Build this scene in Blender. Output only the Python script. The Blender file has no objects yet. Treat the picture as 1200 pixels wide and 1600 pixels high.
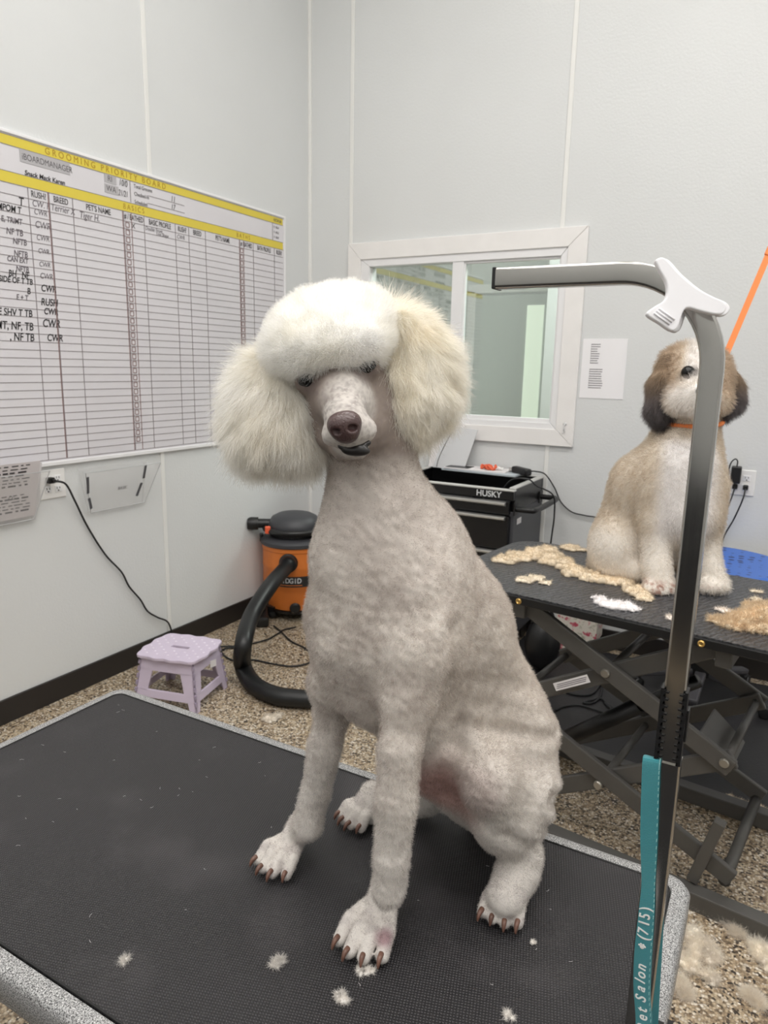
import bpy, bmesh, math, random
import numpy as np
from mathutils import Vector, Matrix

sc = bpy.context.scene
random.seed(7)
RNG = np.random.default_rng(7)

# ------------------------------------------------------------------ camera
FPX = 1099.1
CAM = np.array([2.5496, -3.6019, 1.4188])
RC = np.array([[0.87093619, 0.1165487, -0.47737464],
               [0.49099375, -0.16709316, 0.85498831],
               [0.01988174, -0.97902823, -0.20275216]])   # columns: right, down, forward
cam_data = bpy.data.cameras.new('camera')
cam_data.sensor_fit = 'VERTICAL'
cam_data.sensor_height = 36.0
cam_data.lens = 36.0 * FPX / 1600.0
cam_data.clip_start = 0.02
cam = bpy.data.objects.new('camera', cam_data)
sc.collection.objects.link(cam)
m = Matrix.Identity(4)
for i in range(3):
    m[i][0] = RC[i, 0]; m[i][1] = -RC[i, 1]; m[i][2] = -RC[i, 2]; m[i][3] = CAM[i]
cam.matrix_world = m
cam_data.dof.use_dof = True
cam_data.dof.focus_distance = 0.92
cam_data.dof.aperture_fstop = 12.0
sc.camera = cam

# ------------------------------------------------------------------ exposure, world, ceiling light
sc.view_settings.view_transform = 'Standard'
sc.view_settings.look = 'None'
sc.view_settings.exposure = 0.0
sc.view_settings.gamma = 1.0
sc.view_settings.use_curve_mapping = False
world = bpy.data.worlds.new('world'); sc.world = world
world.use_nodes = True
world.node_tree.nodes['Background'].inputs[0].default_value = (0.85, 0.92, 1.0, 1)
world.node_tree.nodes['Background'].inputs[1].default_value = 0.3
LIGHT_W = 18.6
PANELS = [(1.3, -1.9), (2.7, -1.9), (4.0, -1.9), (1.3, -3.7), (2.7, -3.7), (4.0, -3.7), (1.6, -5.4), (3.4, -5.4)]
CEIL = 4.3
sc.cycles.diffuse_bounces = 8
sc.cycles.max_bounces = 12
sc.cycles.transparent_max_bounces = 24
for (lx, ly) in PANELS:
    ld = bpy.data.lights.new('ceiling_panel_light', 'AREA')
    ld.shape = 'RECTANGLE'; ld.size = 1.15; ld.size_y = 0.55
    ld.energy = LIGHT_W; ld.color = (1.0, 0.965, 0.935)
    lo = bpy.data.objects.new('ceiling_panel_light', ld)
    lo.location = (lx, ly, CEIL - 0.06)
    sc.collection.objects.link(lo)

# ------------------------------------------------------------------ helpers
def lin(h):
    h = h.lstrip('#')
    o = []
    for k in (0, 2, 4):
        c = int(h[k:k+2], 16) / 255.0
        o.append(c / 12.92 if c <= 0.04045 else ((c + 0.055) / 1.055) ** 2.4)
    return tuple(o)

def rgba(h): return (*lin(h), 1.0)

def new_mat(name):
    mt = bpy.data.materials.new(name); mt.use_nodes = True
    nt = mt.node_tree
    return mt, nt, nt.nodes['Principled BSDF']

def mat(name, col, rough=0.5, metal=0.0, noise=0.0, nscale=20.0, bump=0.0, bscale=200.0, spec=0.5, trans=0.0, coat=0.0):
    mt, nt, b = new_mat(name)
    c = rgba(col)
    b.inputs['Base Color'].default_value = c
    b.inputs['Roughness'].default_value = rough
    b.inputs['Metallic'].default_value = metal
    b.inputs['Specular IOR Level'].default_value = spec
    b.inputs['Transmission Weight'].default_value = trans
    b.inputs['Coat Weight'].default_value = coat
    tc = nt.nodes.new('ShaderNodeTexCoord')
    if noise > 0:
        n = nt.nodes.new('ShaderNodeTexNoise'); n.inputs['Scale'].default_value = nscale; n.inputs['Detail'].default_value = 4
        nt.links.new(tc.outputs['Object'], n.inputs['Vector'])
        r = nt.nodes.new('ShaderNodeValToRGB')
        r.color_ramp.elements[0].position = 0.3; r.color_ramp.elements[1].position = 0.7
        r.color_ramp.elements[0].color = tuple(min(1, x * (1 - noise)) for x in c[:3]) + (1,)
        r.color_ramp.elements[1].color = tuple(min(1, x * (1 + noise)) for x in c[:3]) + (1,)
        nt.links.new(n.outputs['Fac'], r.inputs['Fac'])
        nt.links.new(r.outputs['Color'], b.inputs['Base Color'])
    if bump > 0:
        n2 = nt.nodes.new('ShaderNodeTexNoise'); n2.inputs['Scale'].default_value = bscale; n2.inputs['Detail'].default_value = 3
        nt.links.new(tc.outputs['Object'], n2.inputs['Vector'])
        bp = nt.nodes.new('ShaderNodeBump'); bp.inputs['Strength'].default_value = bump; bp.inputs['Distance'].default_value = 0.002
        nt.links.new(n2.outputs['Fac'], bp.inputs['Height'])
        nt.links.new(bp.outputs['Normal'], b.inputs['Normal'])
    return mt

def ramp(nt, stops, interp='LINEAR'):
    r = nt.nodes.new('ShaderNodeValToRGB')
    r.color_ramp.interpolation = interp
    e = r.color_ramp.elements
    e[0].position = stops[0][0]; e[0].color = rgba(stops[0][1])
    e[1].position = stops[-1][0]; e[1].color = rgba(stops[-1][1])
    for p, c in stops[1:-1]:
        x = e.new(p); x.color = rgba(c)
    return r

def tag(o, label=None, cat=None, group=None, kind=None):
    if label: o['label'] = label
    if cat: o['category'] = cat
    if group: o['group'] = group
    if kind: o['kind'] = kind
    return o

def empty(name, loc, label, cat, group=None, rz=0.0):
    o = bpy.data.objects.new(name, None)
    o.empty_display_size = 0.05
    o.location = loc; o.rotation_euler = (0, 0, rz)
    sc.collection.objects.link(o)
    return tag(o, label, cat, group)

def keep_parent(o, parent):
    if parent is not None:
        bpy.context.view_layer.update()
        o.parent = parent
        o.matrix_parent_inverse = parent.matrix_world.inverted()

class MB:
    """collects shapes into one mesh"""
    def __init__(s): s.v = []; s.f = []
    def add(s, vs, fs):
        n = len(s.v); s.v += [tuple(map(float, p)) for p in vs]; s.f += [tuple(n + i for i in f) for f in fs]; return s
    def box(s, c, size, rot=None):
        hx, hy, hz = size[0]/2, size[1]/2, size[2]/2
        p = [Vector((x*hx, y*hy, z*hz)) for x in (-1, 1) for y in (-1, 1) for z in (-1, 1)]
        if rot is not None: p = [rot @ q for q in p]
        p = [q + Vector(c) for q in p]
        return s.add(p, [(0,1,3,2), (4,6,7,5), (0,4,5,1), (2,3,7,6), (0,2,6,4), (1,5,7,3)])
    def bar(s, a, b, w, h, up=(0, 0, 1)):
        a = Vector(a); b = Vector(b); d = (b - a); L = d.length; d.normalize()
        u = Vector(up); x = d.cross(u)
        if x.length < 1e-4: x = d.cross(Vector((1, 0, 0)))
        x.normalize(); u = x.cross(d); u.normalize()
        R = Matrix((d, x, u)).transposed()
        return s.box((a + b) / 2, (L, w, h), R)
    def prism(s, pts, off):
        """polygon in 3D extruded by vector off"""
        off = Vector(off); n = len(pts); P = [Vector(p) for p in pts]
        vs = P + [p + off for p in P]
        fs = [tuple(range(n))[::-1], tuple(range(n, 2*n))]
        fs += [(i, (i+1) % n, n + (i+1) % n, n + i) for i in range(n)]
        return s.add(vs, fs)
    def tube(s, path, r, seg=10, closed=False):
        P = [Vector(p) for p in path]; n = len(P)
        rr = r if hasattr(r, '__len__') else [r] * n
        vs = []; prev = None
        for i, p in enumerate(P):
            if closed: t = P[(i+1) % n] - P[i-1]
            else: t = P[min(i+1, n-1)] - P[max(i-1, 0)]
            t.normalize()
            if prev is None:
                a = Vector((0, 0, 1)) if abs(t.z) < 0.9 else Vector((1, 0, 0))
                u = t.cross(a).normalized()
            else:
                u = (prev - t * prev.dot(t)).normalized()
            prev = u; w = t.cross(u)
            for k in range(seg):
                an = 2*math.pi*k/seg
                vs.append(p + (u*math.cos(an) + w*math.sin(an)) * rr[i])
        fs = []
        m_ = n if closed else n - 1
        for i in range(m_):
            j = (i + 1) % n
            for k in range(seg):
                k2 = (k+1) % seg
                fs.append((i*seg+k, j*seg+k, j*seg+k2, i*seg+k2))
        if not closed:
            fs.append(tuple(range(seg))); fs.append(tuple((n-1)*seg + k for k in range(seg))[::-1])
        return s.add(vs, fs)
    def sweep(s, path, prof, ups=None, closed=False):
        """profile (list of (a,b)) swept along path; a along side axis, b along up axis"""
        P = [Vector(p) for p in path]; n = len(P); m_ = len(prof); vs = []
        for i, p in enumerate(P):
            t = (P[min(i+1, n-1)] - P[max(i-1, 0)]).normalized()
            up = Vector(ups[i] if ups else (0, 0, 1)); side = t.cross(up).normalized(); up = side.cross(t).normalized()
            for a, b in prof: vs.append(p + side*a + up*b)
        fs = [(i*m_+k, (i+1)*m_+k, (i+1)*m_+(k+1) % m_, i*m_+(k+1) % m_) for i in range(n-1) for k in range(m_)]
        fs.append(tuple(range(m_))); fs.append(tuple((n-1)*m_ + k for k in range(m_))[::-1])
        return s.add(vs, fs)
    def lathe(s, prof, c=(0, 0, 0), seg=32, rot=None, sx=1.0, sy=1.0):
        vs = []; n = len(prof)
        for (r, z) in prof:
            for k in range(seg):
                a = 2*math.pi*k/seg
                q = Vector((r*math.cos(a)*sx, r*math.sin(a)*sy, z))
                if rot is not None: q = rot @ q
                vs.append(q + Vector(c))
        fs = [(i*seg+k, i*seg+(k+1) % seg, (i+1)*seg+(k+1) % seg, (i+1)*seg+k) for i in range(n-1) for k in range(seg)]
        fs.append(tuple(range(seg))[::-1]); fs.append(tuple((n-1)*seg + k for k in range(seg)))
        return s.add(vs, fs)
    def ball(s, c, rad, rot=None, nu=16, nv=10):
        prof = [(max(1e-4, math.sin(math.pi*i/nv)), -math.cos(math.pi*i/nv)) for i in range(nv+1)]
        vs = []
        for (r, z) in prof:
            for k in range(nu):
                a = 2*math.pi*k/nu
                q = Vector((r*math.cos(a)*rad[0], r*math.sin(a)*rad[1], z*rad[2]))
                if rot is not None: q = rot @ q
                vs.append(q + Vector(c))
        fs = [(i*nu+k, i*nu+(k+1) % nu, (i+1)*nu+(k+1) % nu, (i+1)*nu+k) for i in range(nv) for k in range(nu)]
        return s.add(vs, fs)
    def build(s, name, mt, parent=None, smooth=False, bevel=0.0, bseg=2, recalc=True, subsurf=0):
        me = bpy.data.meshes.new(name); me.from_pydata(s.v, [], s.f)
        if recalc:
            bm = bmesh.new(); bm.from_mesh(me); bmesh.ops.recalc_face_normals(bm, faces=bm.faces); bm.to_mesh(me); bm.free()
        if smooth: me.polygons.foreach_set('use_smooth', [True]*len(me.polygons))
        me.materials.append(mt)
        o = bpy.data.objects.new(name, me); sc.collection.objects.link(o)
        if bevel > 0:
            b = o.modifiers.new('bevel', 'BEVEL'); b.width = bevel; b.segments = bseg; b.limit_method = 'ANGLE'; b.angle_limit = math.radians(40)
            b.harden_normals = False
        if subsurf:
            q = o.modifiers.new('sub', 'SUBSURF'); q.levels = subsurf; q.render_levels = subsurf
        keep_parent(o, parent)
        return o

def shade_angle(o, deg=35):
    """smooth shading with sharp creases kept"""
    me = o.data
    me.polygons.foreach_set('use_smooth', [True]*len(me.polygons))
    bm = bmesh.new(); bm.from_mesh(me)
    for e in bm.edges:
        e.smooth = not (len(e.link_faces) == 2 and e.calc_face_angle(0) > math.radians(deg))
    bm.to_mesh(me); bm.free()
    return o

def struct(name, mb, mt, **k):
    o = mb.build(name, mt, **k); o['kind'] = 'structure'; return o

def text(name, body, size, loc, right, up, mt, parent, sx=1.0, align='LEFT', shear=0.0, extrude=0.0002, off=0.0):
    c = bpy.data.curves.new(name, 'FONT'); c.body = body; c.size = size; c.extrude = extrude; c.shear = shear; c.offset = off
    c.align_x = align; c.align_y = 'CENTER'; c.space_character = 1.0
    c.materials.append(mt)
    o = bpy.data.objects.new(name, c); sc.collection.objects.link(o)
    r = Vector(right).normalized(); u = Vector(up).normalized(); n = r.cross(u)
    M = Matrix.Identity(4)
    for i in range(3):
        M[i][0] = r[i]*sx; M[i][1] = u[i]; M[i][2] = n[i]; M[i][3] = loc[i]
    o.matrix_world = M
    bpy.context.view_layer.update()
    dg = bpy.context.evaluated_depsgraph_get()
    me = bpy.data.meshes.new_from_object(o.evaluated_get(dg))
    me.transform(M); bpy.data.objects.remove(o)
    mo = bpy.data.objects.new(name, me); sc.collection.objects.link(mo)
    keep_parent(mo, parent)
    return mo

def spline(pts, n=12):
    P = [Vector(p) for p in pts]; out = []
    for i in range(len(P)-1):
        p0 = P[max(i-1, 0)]; p1 = P[i]; p2 = P[i+1]; p3 = P[min(i+2, len(P)-1)]
        for k in range(n):
            t = k / n
            out.append(0.5*((2*p1) + (p2-p0)*t + (2*p0-5*p1+4*p2-p3)*t*t + (-p0+3*p1-3*p2+p3)*t**3))
    out.append(P[-1]); return out

def ray(px, py):
    return RC @ np.array([(px-600)/FPX, (py-800)/FPX, 1.0])
def on_z(px, py, z):
    """the point of the horizontal plane z that the photo shows at (px, py)"""
    d = ray(px, py); t = (z - CAM[2]) / d[2]; return CAM + t*d
def at_depth(px, py, dep): return CAM + dep * ray(px, py)

# ------------------------------------------------------------------ sculpting: signed distance fields, surface nets, fur
class Sculpt:
    def __init__(s, lo, hi, h):
        s.lo = np.array(lo, float); s.h = h
        s.n = np.ceil((np.array(hi) - s.lo) / h).astype(int) + 1
        s.d = np.full(s.n, 0.3, np.float32)
    def _win(s, lo, hi, pad):
        a = np.maximum(np.floor((np.array(lo) - pad - s.lo) / s.h).astype(int), 0)
        b = np.minimum(np.ceil((np.array(hi) + pad - s.lo) / s.h).astype(int) + 1, s.n)
        return a, np.maximum(b, a)
    def _grid(s, a, b):
        ax = [(s.lo[i] + s.h*np.arange(a[i], b[i])).astype(np.float32) for i in range(3)]
        return np.meshgrid(*ax, indexing='ij')
    def _mix(s, a, b, v, k, sub):
        w = s.d[a[0]:b[0], a[1]:b[1], a[2]:b[2]]
        if not sub:
            h = np.clip(0.5 + 0.5*(w - v)/k, 0, 1); r = w*(1-h) + v*h - k*h*(1-h)
        else:
            h = np.clip(0.5 - 0.5*(w + v)/k, 0, 1); r = w*(1-h) - v*h + k*h*(1-h)
        s.d[a[0]:b[0], a[1]:b[1], a[2]:b[2]] = r
    def cap(s, p, q, rp, rq=None, k=0.02, sub=False, sq=None):
        """tapered capsule; sq=(axis, factor) narrows it along axis"""
        rq = rp if rq is None else rq
        p = np.asarray(p, float); q = np.asarray(q, float); R = max(rp, rq)
        a, b = s._win(np.minimum(p, q) - R, np.maximum(p, q) + R, k*1.5 + 0.012)
        X, Y, Z = s._grid(a, b)
        X = X - p[0]; Y = Y - p[1]; Z = Z - p[2]; d = q - p
        if sq is not None:
            ax = np.asarray(sq[0], float); f = sq[1] - 1
            t = (X*ax[0] + Y*ax[1] + Z*ax[2]) * f
            X = X + t*ax[0]; Y = Y + t*ax[1]; Z = Z + t*ax[2]
            d = d + ax * (d @ ax) * f
        L = max(d @ d, 1e-12)
        t = np.clip((X*d[0] + Y*d[1] + Z*d[2]) / L, 0, 1)
        v = np.sqrt((X - t*d[0])**2 + (Y - t*d[1])**2 + (Z - t*d[2])**2) - (rp + (rq-rp)*t)
        s._mix(a, b, v, k, sub); return s
    def ell(s, c, rad, axes=None, k=0.02, sub=False):
        c = np.asarray(c, float); rad = np.asarray(rad, float)
        A = np.eye(3) if axes is None else np.asarray(axes, float)   # rows: unit axes
        R = rad.max()
        a, b = s._win(c - R, c + R, k*1.5 + 0.012)
        X, Y, Z = s._grid(a, b); X = X - c[0]; Y = Y - c[1]; Z = Z - c[2]
        u = [(X*A[i][0] + Y*A[i][1] + Z*A[i][2]) / rad[i] for i in range(3)]
        k0 = np.sqrt(u[0]**2 + u[1]**2 + u[2]**2)
        k1 = np.sqrt((u[0]/rad[0])**2 + (u[1]/rad[1])**2 + (u[2]/rad[2])**2) + 1e-6
        v = k0*(k0 - 1)/k1
        s._mix(a, b, v, k, sub); return s
    def flat(s, z, k=0.004):
        """keeps everything above a table top"""
        Z = (s.lo[2] + s.h*np.arange(s.n[2])).astype(np.float32)
        s.d = np.maximum(s.d, (z - Z)[None, None, :]); return s
    def net(s):
        d = s.d
        d[0] = d[-1] = 0.1; d[:, 0] = d[:, -1] = 0.1; d[:, :, 0] = d[:, :, -1] = 0.1
        ins = d < 0
        nx, ny, nz = d.shape
        acc = np.zeros((nx-1, ny-1, nz-1), np.uint8)
        for i in (0, 1):
            for j in (0, 1):
                for k in (0, 1):
                    acc += ins[i:nx-1+i, j:ny-1+j, k:nz-1+k]
        act = (acc > 0) & (acc < 8)
        I = np.argwhere(act); N = len(I)
        idx = np.full(act.shape, -1, np.int64); idx[act] = np.arange(N)
        P = np.zeros((N, 3)); W = np.zeros(N)
        cor = [(i, j, k) for i in (0, 1) for j in (0, 1) for k in (0, 1)]
        for a in cor:
            for ax in range(3):
                if a[ax] == 1: continue
                b = list(a); b[ax] = 1
                va = d[I[:, 0]+a[0], I[:, 1]+a[1], I[:, 2]+a[2]]; vb = d[I[:, 0]+b[0], I[:, 1]+b[1], I[:, 2]+b[2]]
                cr = (va < 0) != (vb < 0)
                t = np.where(cr, va / np.where(cr, va - vb, 1), 0)
                p = np.array(a, float)[None, :] + t[:, None]*(np.array(b, float) - np.array(a, float))[None, :]
                P += p*cr[:, None]; W += cr
        V = s.lo + (I + P/W[:, None]) * s.h
        F = []
        for ax in range(3):
            sl0 = [slice(1, -1)]*3; sl1 = [slice(1, -1)]*3
            sl0[ax] = slice(0, -1); sl1[ax] = slice(1, None)
            c0 = ins[tuple(sl0)]; c1 = ins[tuple(sl1)]
            e = np.argwhere(c0 != c1)
            flip = c0[tuple(e.T)]
            o1, o2 = [(1, 2), (2, 0), (0, 1)][ax]
            base = e.copy(); base[:, o1] += 1; base[:, o2] += 1
            def g(da, db):
                q = base.copy(); q[:, o1] += da; q[:, o2] += db
                return idx[q[:, 0], q[:, 1], q[:, 2]]
            quad = np.stack([g(-1, -1), g(0, -1), g(0, 0), g(-1, 0)], 1)
            quad[~flip] = quad[~flip][:, ::-1]
            F.append(quad)
        F = np.concatenate(F); F = F[(F >= 0).all(1)]
        return V, F

def wob(P, scale, seed, n=18):
    """cheap smooth 3D noise, about -1..1"""
    r = np.random.default_rng(seed); out = np.zeros(len(P))
    for _ in range(n):
        k = r.normal(size=3); k /= np.linalg.norm(k); k *= (2*math.pi/scale) * r.uniform(0.35, 1.7)
        out += np.sin(P @ k + r.uniform(0, 6.28))
    return out / math.sqrt(n) / 1.2

def vert_normals(V, F):
    A = V[F[:, 0]]; B = V[F[:, 1]]; C = V[F[:, 2]]; D = V[F[:, 3]]
    fn = np.cross(C - A, D - B)
    N = np.zeros_like(V)
    for i in range(4): np.add.at(N, F[:, i], fn)
    return N / (np.linalg.norm(N, axis=1)[:, None] + 1e-12)

def relax(V, F, it=2, lam=0.5):
    for _ in range(it):
        S = np.zeros_like(V); c = np.zeros(len(V))
        for a, b in ((0, 1), (1, 2), (2, 3), (3, 0)):
            np.add.at(S, F[:, a], V[F[:, b]]); np.add.at(S, F[:, b], V[F[:, a]])
            np.add.at(c, F[:, a], 1); np.add.at(c, F[:, b], 1)
        V = V*(1-lam) + lam*S/np.maximum(c, 1)[:, None]
    return V

def net_mesh(name, V, F, mt, parent=None, tint=None):
    me = bpy.data.meshes.new(name)
    me.vertices.add(len(V)); me.vertices.foreach_set('co', V.astype(np.float32).ravel())
    me.loops.add(len(F)*4); me.loops.foreach_set('vertex_index', F.astype(np.int32).ravel())
    me.polygons.add(len(F)); me.polygons.foreach_set('loop_start', np.arange(0, len(F)*4, 4, dtype=np.int32))
    me.update(calc_edges=True); me.validate()
    me.polygons.foreach_set('use_smooth', [True]*len(me.polygons))
    if tint is not None:
        a = me.attributes.new('tint', 'FLOAT_COLOR', 'POINT')
        a.data.foreach_set('color', np.concatenate([tint, np.ones((len(V), 1))], 1).astype(np.float32).ravel())
    me.materials.append(mt)
    o = bpy.data.objects.new(name, me); sc.collection.objects.link(o)
    keep_parent(o, parent)
    return o

def fur(name, V, F, count, length, radius, mt, parent, direction, tintf, npt=4, keep=None, curl=0.0, root_in=0.002, seed=3, nspread=0.45):
    """length/direction are functions of (P, N); hair is laid down as one curves object"""
    r = np.random.default_rng(seed)
    A = V[F[:, 0]]; B = V[F[:, 1]]; C = V[F[:, 2]]; D = V[F[:, 3]]
    ar = 0.5*np.linalg.norm(np.cross(C - A, D - B), axis=1)
    if keep is not None: ar = ar * keep((A + C)/2)
    N = vert_normals(V, F)
    f = r.choice(len(F), count, p=ar/ar.sum())
    u = r.random(count)[:, None]; w = r.random(count)[:, None]
    Q = F[f]
    def bl(X): return (X[Q[:, 0]]*(1-u) + X[Q[:, 1]]*u)*(1-w) + (X[Q[:, 3]]*(1-u) + X[Q[:, 2]]*u)*w
    P = bl(V); n = bl(N); n /= np.linalg.norm(n, axis=1)[:, None] + 1e-9
    L = length(P, n) * r.uniform(0.65, 1.15, count)
    dv = direction(P, n) + r.normal(size=(count, 3))*0.16
    dv /= np.linalg.norm(dv, axis=1)[:, None] + 1e-9
    pts = np.zeros((count, npt, 3)); pts[:, 0] = P - n*root_in
    bend = r.normal(size=(count, 3))*curl
    cur = pts[:, 0].copy(); dd = 0.6*n + 0.4*dv
    for i in range(1, npt):
        t = i/(npt-1)
        dd = (1-0.6)*dd + 0.6*dv + bend*t
        dd /= np.linalg.norm(dd, axis=1)[:, None] + 1e-9
        cur = cur + dd*(L/(npt-1))[:, None]; pts[:, i] = cur
    hc = bpy.data.hair_curves.new(name)
    hc.add_curves([npt]*count)
    hc.attributes['position'].data.foreach_set('vector', pts.astype(np.float32).ravel())
    ra = hc.attributes.get('radius') or hc.attributes.new('radius', 'FLOAT', 'POINT')
    prof = np.linspace(1, 0.25, npt)[None, :] * radius * r.uniform(0.7, 1.3, count)[:, None]
    ra.data.foreach_set('value', prof.astype(np.float32).ravel())
    T = tintf(P) * r.uniform(0.86, 1.12, count)[:, None]
    ta = hc.attributes.new('tint', 'FLOAT_COLOR', 'CURVE')
    ta.data.foreach_set('color', np.concatenate([np.clip(T, 0, 1), np.ones((count, 1))], 1).astype(np.float32).ravel())
    hc.materials.append(mt)
    o = bpy.data.objects.new(name, hc); sc.collection.objects.link(o)
    keep_parent(o, parent)
    return o

def fur_material(name, rough=0.75, transl=0.25, hair=True):
    mt, nt, b = new_mat(name)
    at = nt.nodes.new('ShaderNodeAttribute'); at.attribute_name = 'tint'
    nt.links.new(at.outputs['Color'], b.inputs['Base Color'])
    b.inputs['Roughness'].default_value = rough; b.inputs['Specular IOR Level'].default_value = 0.15
    if transl > 0:
        tr = nt.nodes.new('ShaderNodeBsdfTranslucent'); nt.links.new(at.outputs['Color'], tr.inputs['Color'])
        mx = nt.nodes.new('ShaderNodeMixShader'); mx.inputs[0].default_value = 0.45
        out = nt.nodes['Material Output']
        nt.links.new(b.outputs[0], mx.inputs[1]); nt.links.new(tr.outputs[0], mx.inputs[2])
        # thin hairs let part of the light straight through
        tp = nt.nodes.new('ShaderNodeBsdfTransparent'); m2 = nt.nodes.new('ShaderNodeMixShader'); m2.inputs[0].default_value = transl
        nt.links.new(mx.outputs[0], m2.inputs[1]); nt.links.new(tp.outputs[0], m2.inputs[2]); nt.links.new(m2.outputs[0], out.inputs['Surface'])
    return mt

def nrm(v): v = np.asarray(v, float); return v/np.linalg.norm(v)
# ================================================================== THE ROOM
M = {}
def wall_mat(name, col):
    mt, nt, b = new_mat(name)
    tc = nt.nodes.new('ShaderNodeTexCoord')
    n = nt.nodes.new('ShaderNodeTexNoise'); n.inputs['Scale'].default_value = 2.0; n.inputs['Detail'].default_value = 5
    nt.links.new(tc.outputs['Object'], n.inputs['Vector'])
    c = lin(col)
    r = nt.nodes.new('ShaderNodeValToRGB')
    r.color_ramp.elements[0].position = .3; r.color_ramp.elements[1].position = .7
    r.color_ramp.elements[0].color = (c[0]*.97, c[1]*.97, c[2]*.97, 1); r.color_ramp.elements[1].color = (*c, 1)
    nt.links.new(n.outputs['Fac'], r.inputs['Fac']); nt.links.new(r.outputs['Color'], b.inputs['Base Color'])
    b.inputs['Roughness'].default_value = 0.42
    n2 = nt.nodes.new('ShaderNodeTexNoise'); n2.inputs['Scale'].default_value = 90; n2.inputs['Detail'].default_value = 2
    nt.links.new(tc.outputs['Object'], n2.inputs['Vector'])
    bp = nt.nodes.new('ShaderNodeBump'); bp.inputs['Strength'].default_value = .25; bp.inputs['Distance'].default_value = .003
    nt.links.new(n2.outputs['Fac'], bp.inputs['Height']); nt.links.new(bp.outputs['Normal'], b.inputs['Normal'])
    return mt
M['wall'] = wall_mat('wall_panel', '#d9dbdb')
M['trim'] = mat('white_trim', '#e6e6e3', 0.35)
M['casing'] = mat('painted_casing', '#eceae8', 0.45, noise=0.03, nscale=8)
M['ceil'] = mat('ceiling_white', '#e4e4e0', 0.8)
M['base'] = mat('dark_rubber_base', '#25211f', 0.45)

def floor_mat():
    mt, nt, b = new_mat('pebble_epoxy_floor')
    tc = nt.nodes.new('ShaderNodeTexCoord')
    vo = nt.nodes.new('ShaderNodeTexVoronoi'); vo.inputs['Scale'].default_value = 150; vo.inputs['Randomness'].default_value = 1
    nt.links.new(tc.outputs['Object'], vo.inputs['Vector'])
    sep = nt.nodes.new('ShaderNodeSeparateColor'); nt.links.new(vo.outputs['Color'], sep.inputs[0])
    r = ramp(nt, [(0, '#3a332d'), (.10, '#4a4038'), (.16, '#7d6c58'), (.35, '#a08c72'), (.55, '#bba88c'), (.75, '#c9b99f'), (.9, '#ddd2c0'), (1, '#efe8dc')])
    nt.links.new(sep.outputs[0], r.inputs['Fac'])
    mul = nt.nodes.new('ShaderNodeMix'); mul.data_type = 'RGBA'; mul.blend_type = 'MULTIPLY'; mul.inputs['Factor'].default_value = 0.5
    r2 = ramp(nt, [(0.2, '#ffffff'), (.75, '#6a6058')])
    nt.links.new(vo.outputs['Distance'], r2.inputs['Fac'])
    nt.links.new(r.outputs['Color'], mul.inputs['A']); nt.links.new(r2.outputs['Color'], mul.inputs['B'])
    nt.links.new(mul.outputs['Result'], b.inputs['Base Color'])
    b.inputs['Roughness'].default_value = 0.38
    bp = nt.nodes.new('ShaderNodeBump'); bp.inputs['Strength'].default_value = .6; bp.inputs['Distance'].default_value = .003; bp.invert = True
    nt.links.new(vo.outputs['Distance'], bp.inputs['Height']); nt.links.new(bp.outputs['Normal'], b.inputs['Normal'])
    return mt
M['floor'] = floor_mat()

RX, FY = 4.8, -6.4
struct('floor', MB().box((RX/2, FY/2, -0.05), (RX+.2, -FY+.2, 0.1)), M['floor'])
struct('ceiling', MB().box((RX/2, FY/2, CEIL+.05), (RX+.2, -FY+.2, 0.1)), M['ceil'])
struct('wall_left', MB().box((-0.05, FY/2, CEIL/2), (0.1, -FY+.2, CEIL)), M['wall'])
struct('wall_right', MB().box((RX+.05, FY/2, CEIL/2), (0.1, -FY+.2, CEIL)), M['wall'])
struct('wall_front', MB().box((RX/2, FY-.05, CEIL/2), (RX+.2, 0.1, CEIL)), M['wall'])
# back wall with the window opening
WX0, WX1, WZ0, WZ1 = 0.368, 1.542, 1.115, 2.015
wb = MB()
wb.box(((WX0)/2, .05, CEIL/2), (WX0, .1, CEIL))
wb.box(((WX1+RX)/2, .05, CEIL/2), (RX-WX1, .1, CEIL))
wb.box(((WX0+WX1)/2, .05, WZ0/2), (WX1-WX0, .1, WZ0))
wb.box(((WX0+WX1)/2, .05, (WZ1+CEIL)/2), (WX1-WX0, .1, CEIL-WZ1))
struct('wall_back', wb, M['wall'], recalc=True)
# baseboards
struct('baseboard_left', MB().box((0.006, FY/2, 0.051), (0.012, -FY, 0.102)), M['base'], bevel=.003)
struct('baseboard_back', MB().box((RX/2, -0.006, 0.051), (RX, 0.012, 0.102)), M['base'], bevel=.003)
# panel seam strips
def strip_left(y, z0, z1): return MB().box((0.003, y, (z0+z1)/2), (0.006, 0.022, z1-z0))
struct('trim_1', strip_left(-1.215, 0.102, CEIL), M['trim'], bevel=.002)
struct('trim_2', MB().box((0.008, -0.008, (CEIL+.1)/2), (0.02, 0.02, CEIL-.1)), M['trim'], bevel=.006)
def strip_back(x, z0, z1): return MB().box((x, -0.003, (z0+z1)/2), (0.022, 0.006, z1-z0))
struct('trim_3', strip_back(0.288, 2.10, CEIL), M['trim'], bevel=.002)
sb = strip_back(1.505, 2.10, CEIL); sb.box((1.505, -.003, (1.035+.102)/2), (.022, .006, 1.035-.102))
struct('trim_4', sb, M['trim'], bevel=.002)
struct('trim_5', strip_back(2.722, 0.102, CEIL), M['trim'], bevel=.002)
struct('trim_6', strip_left(-2.435, 0.102, CEIL), M['trim'], bevel=.002)

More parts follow.
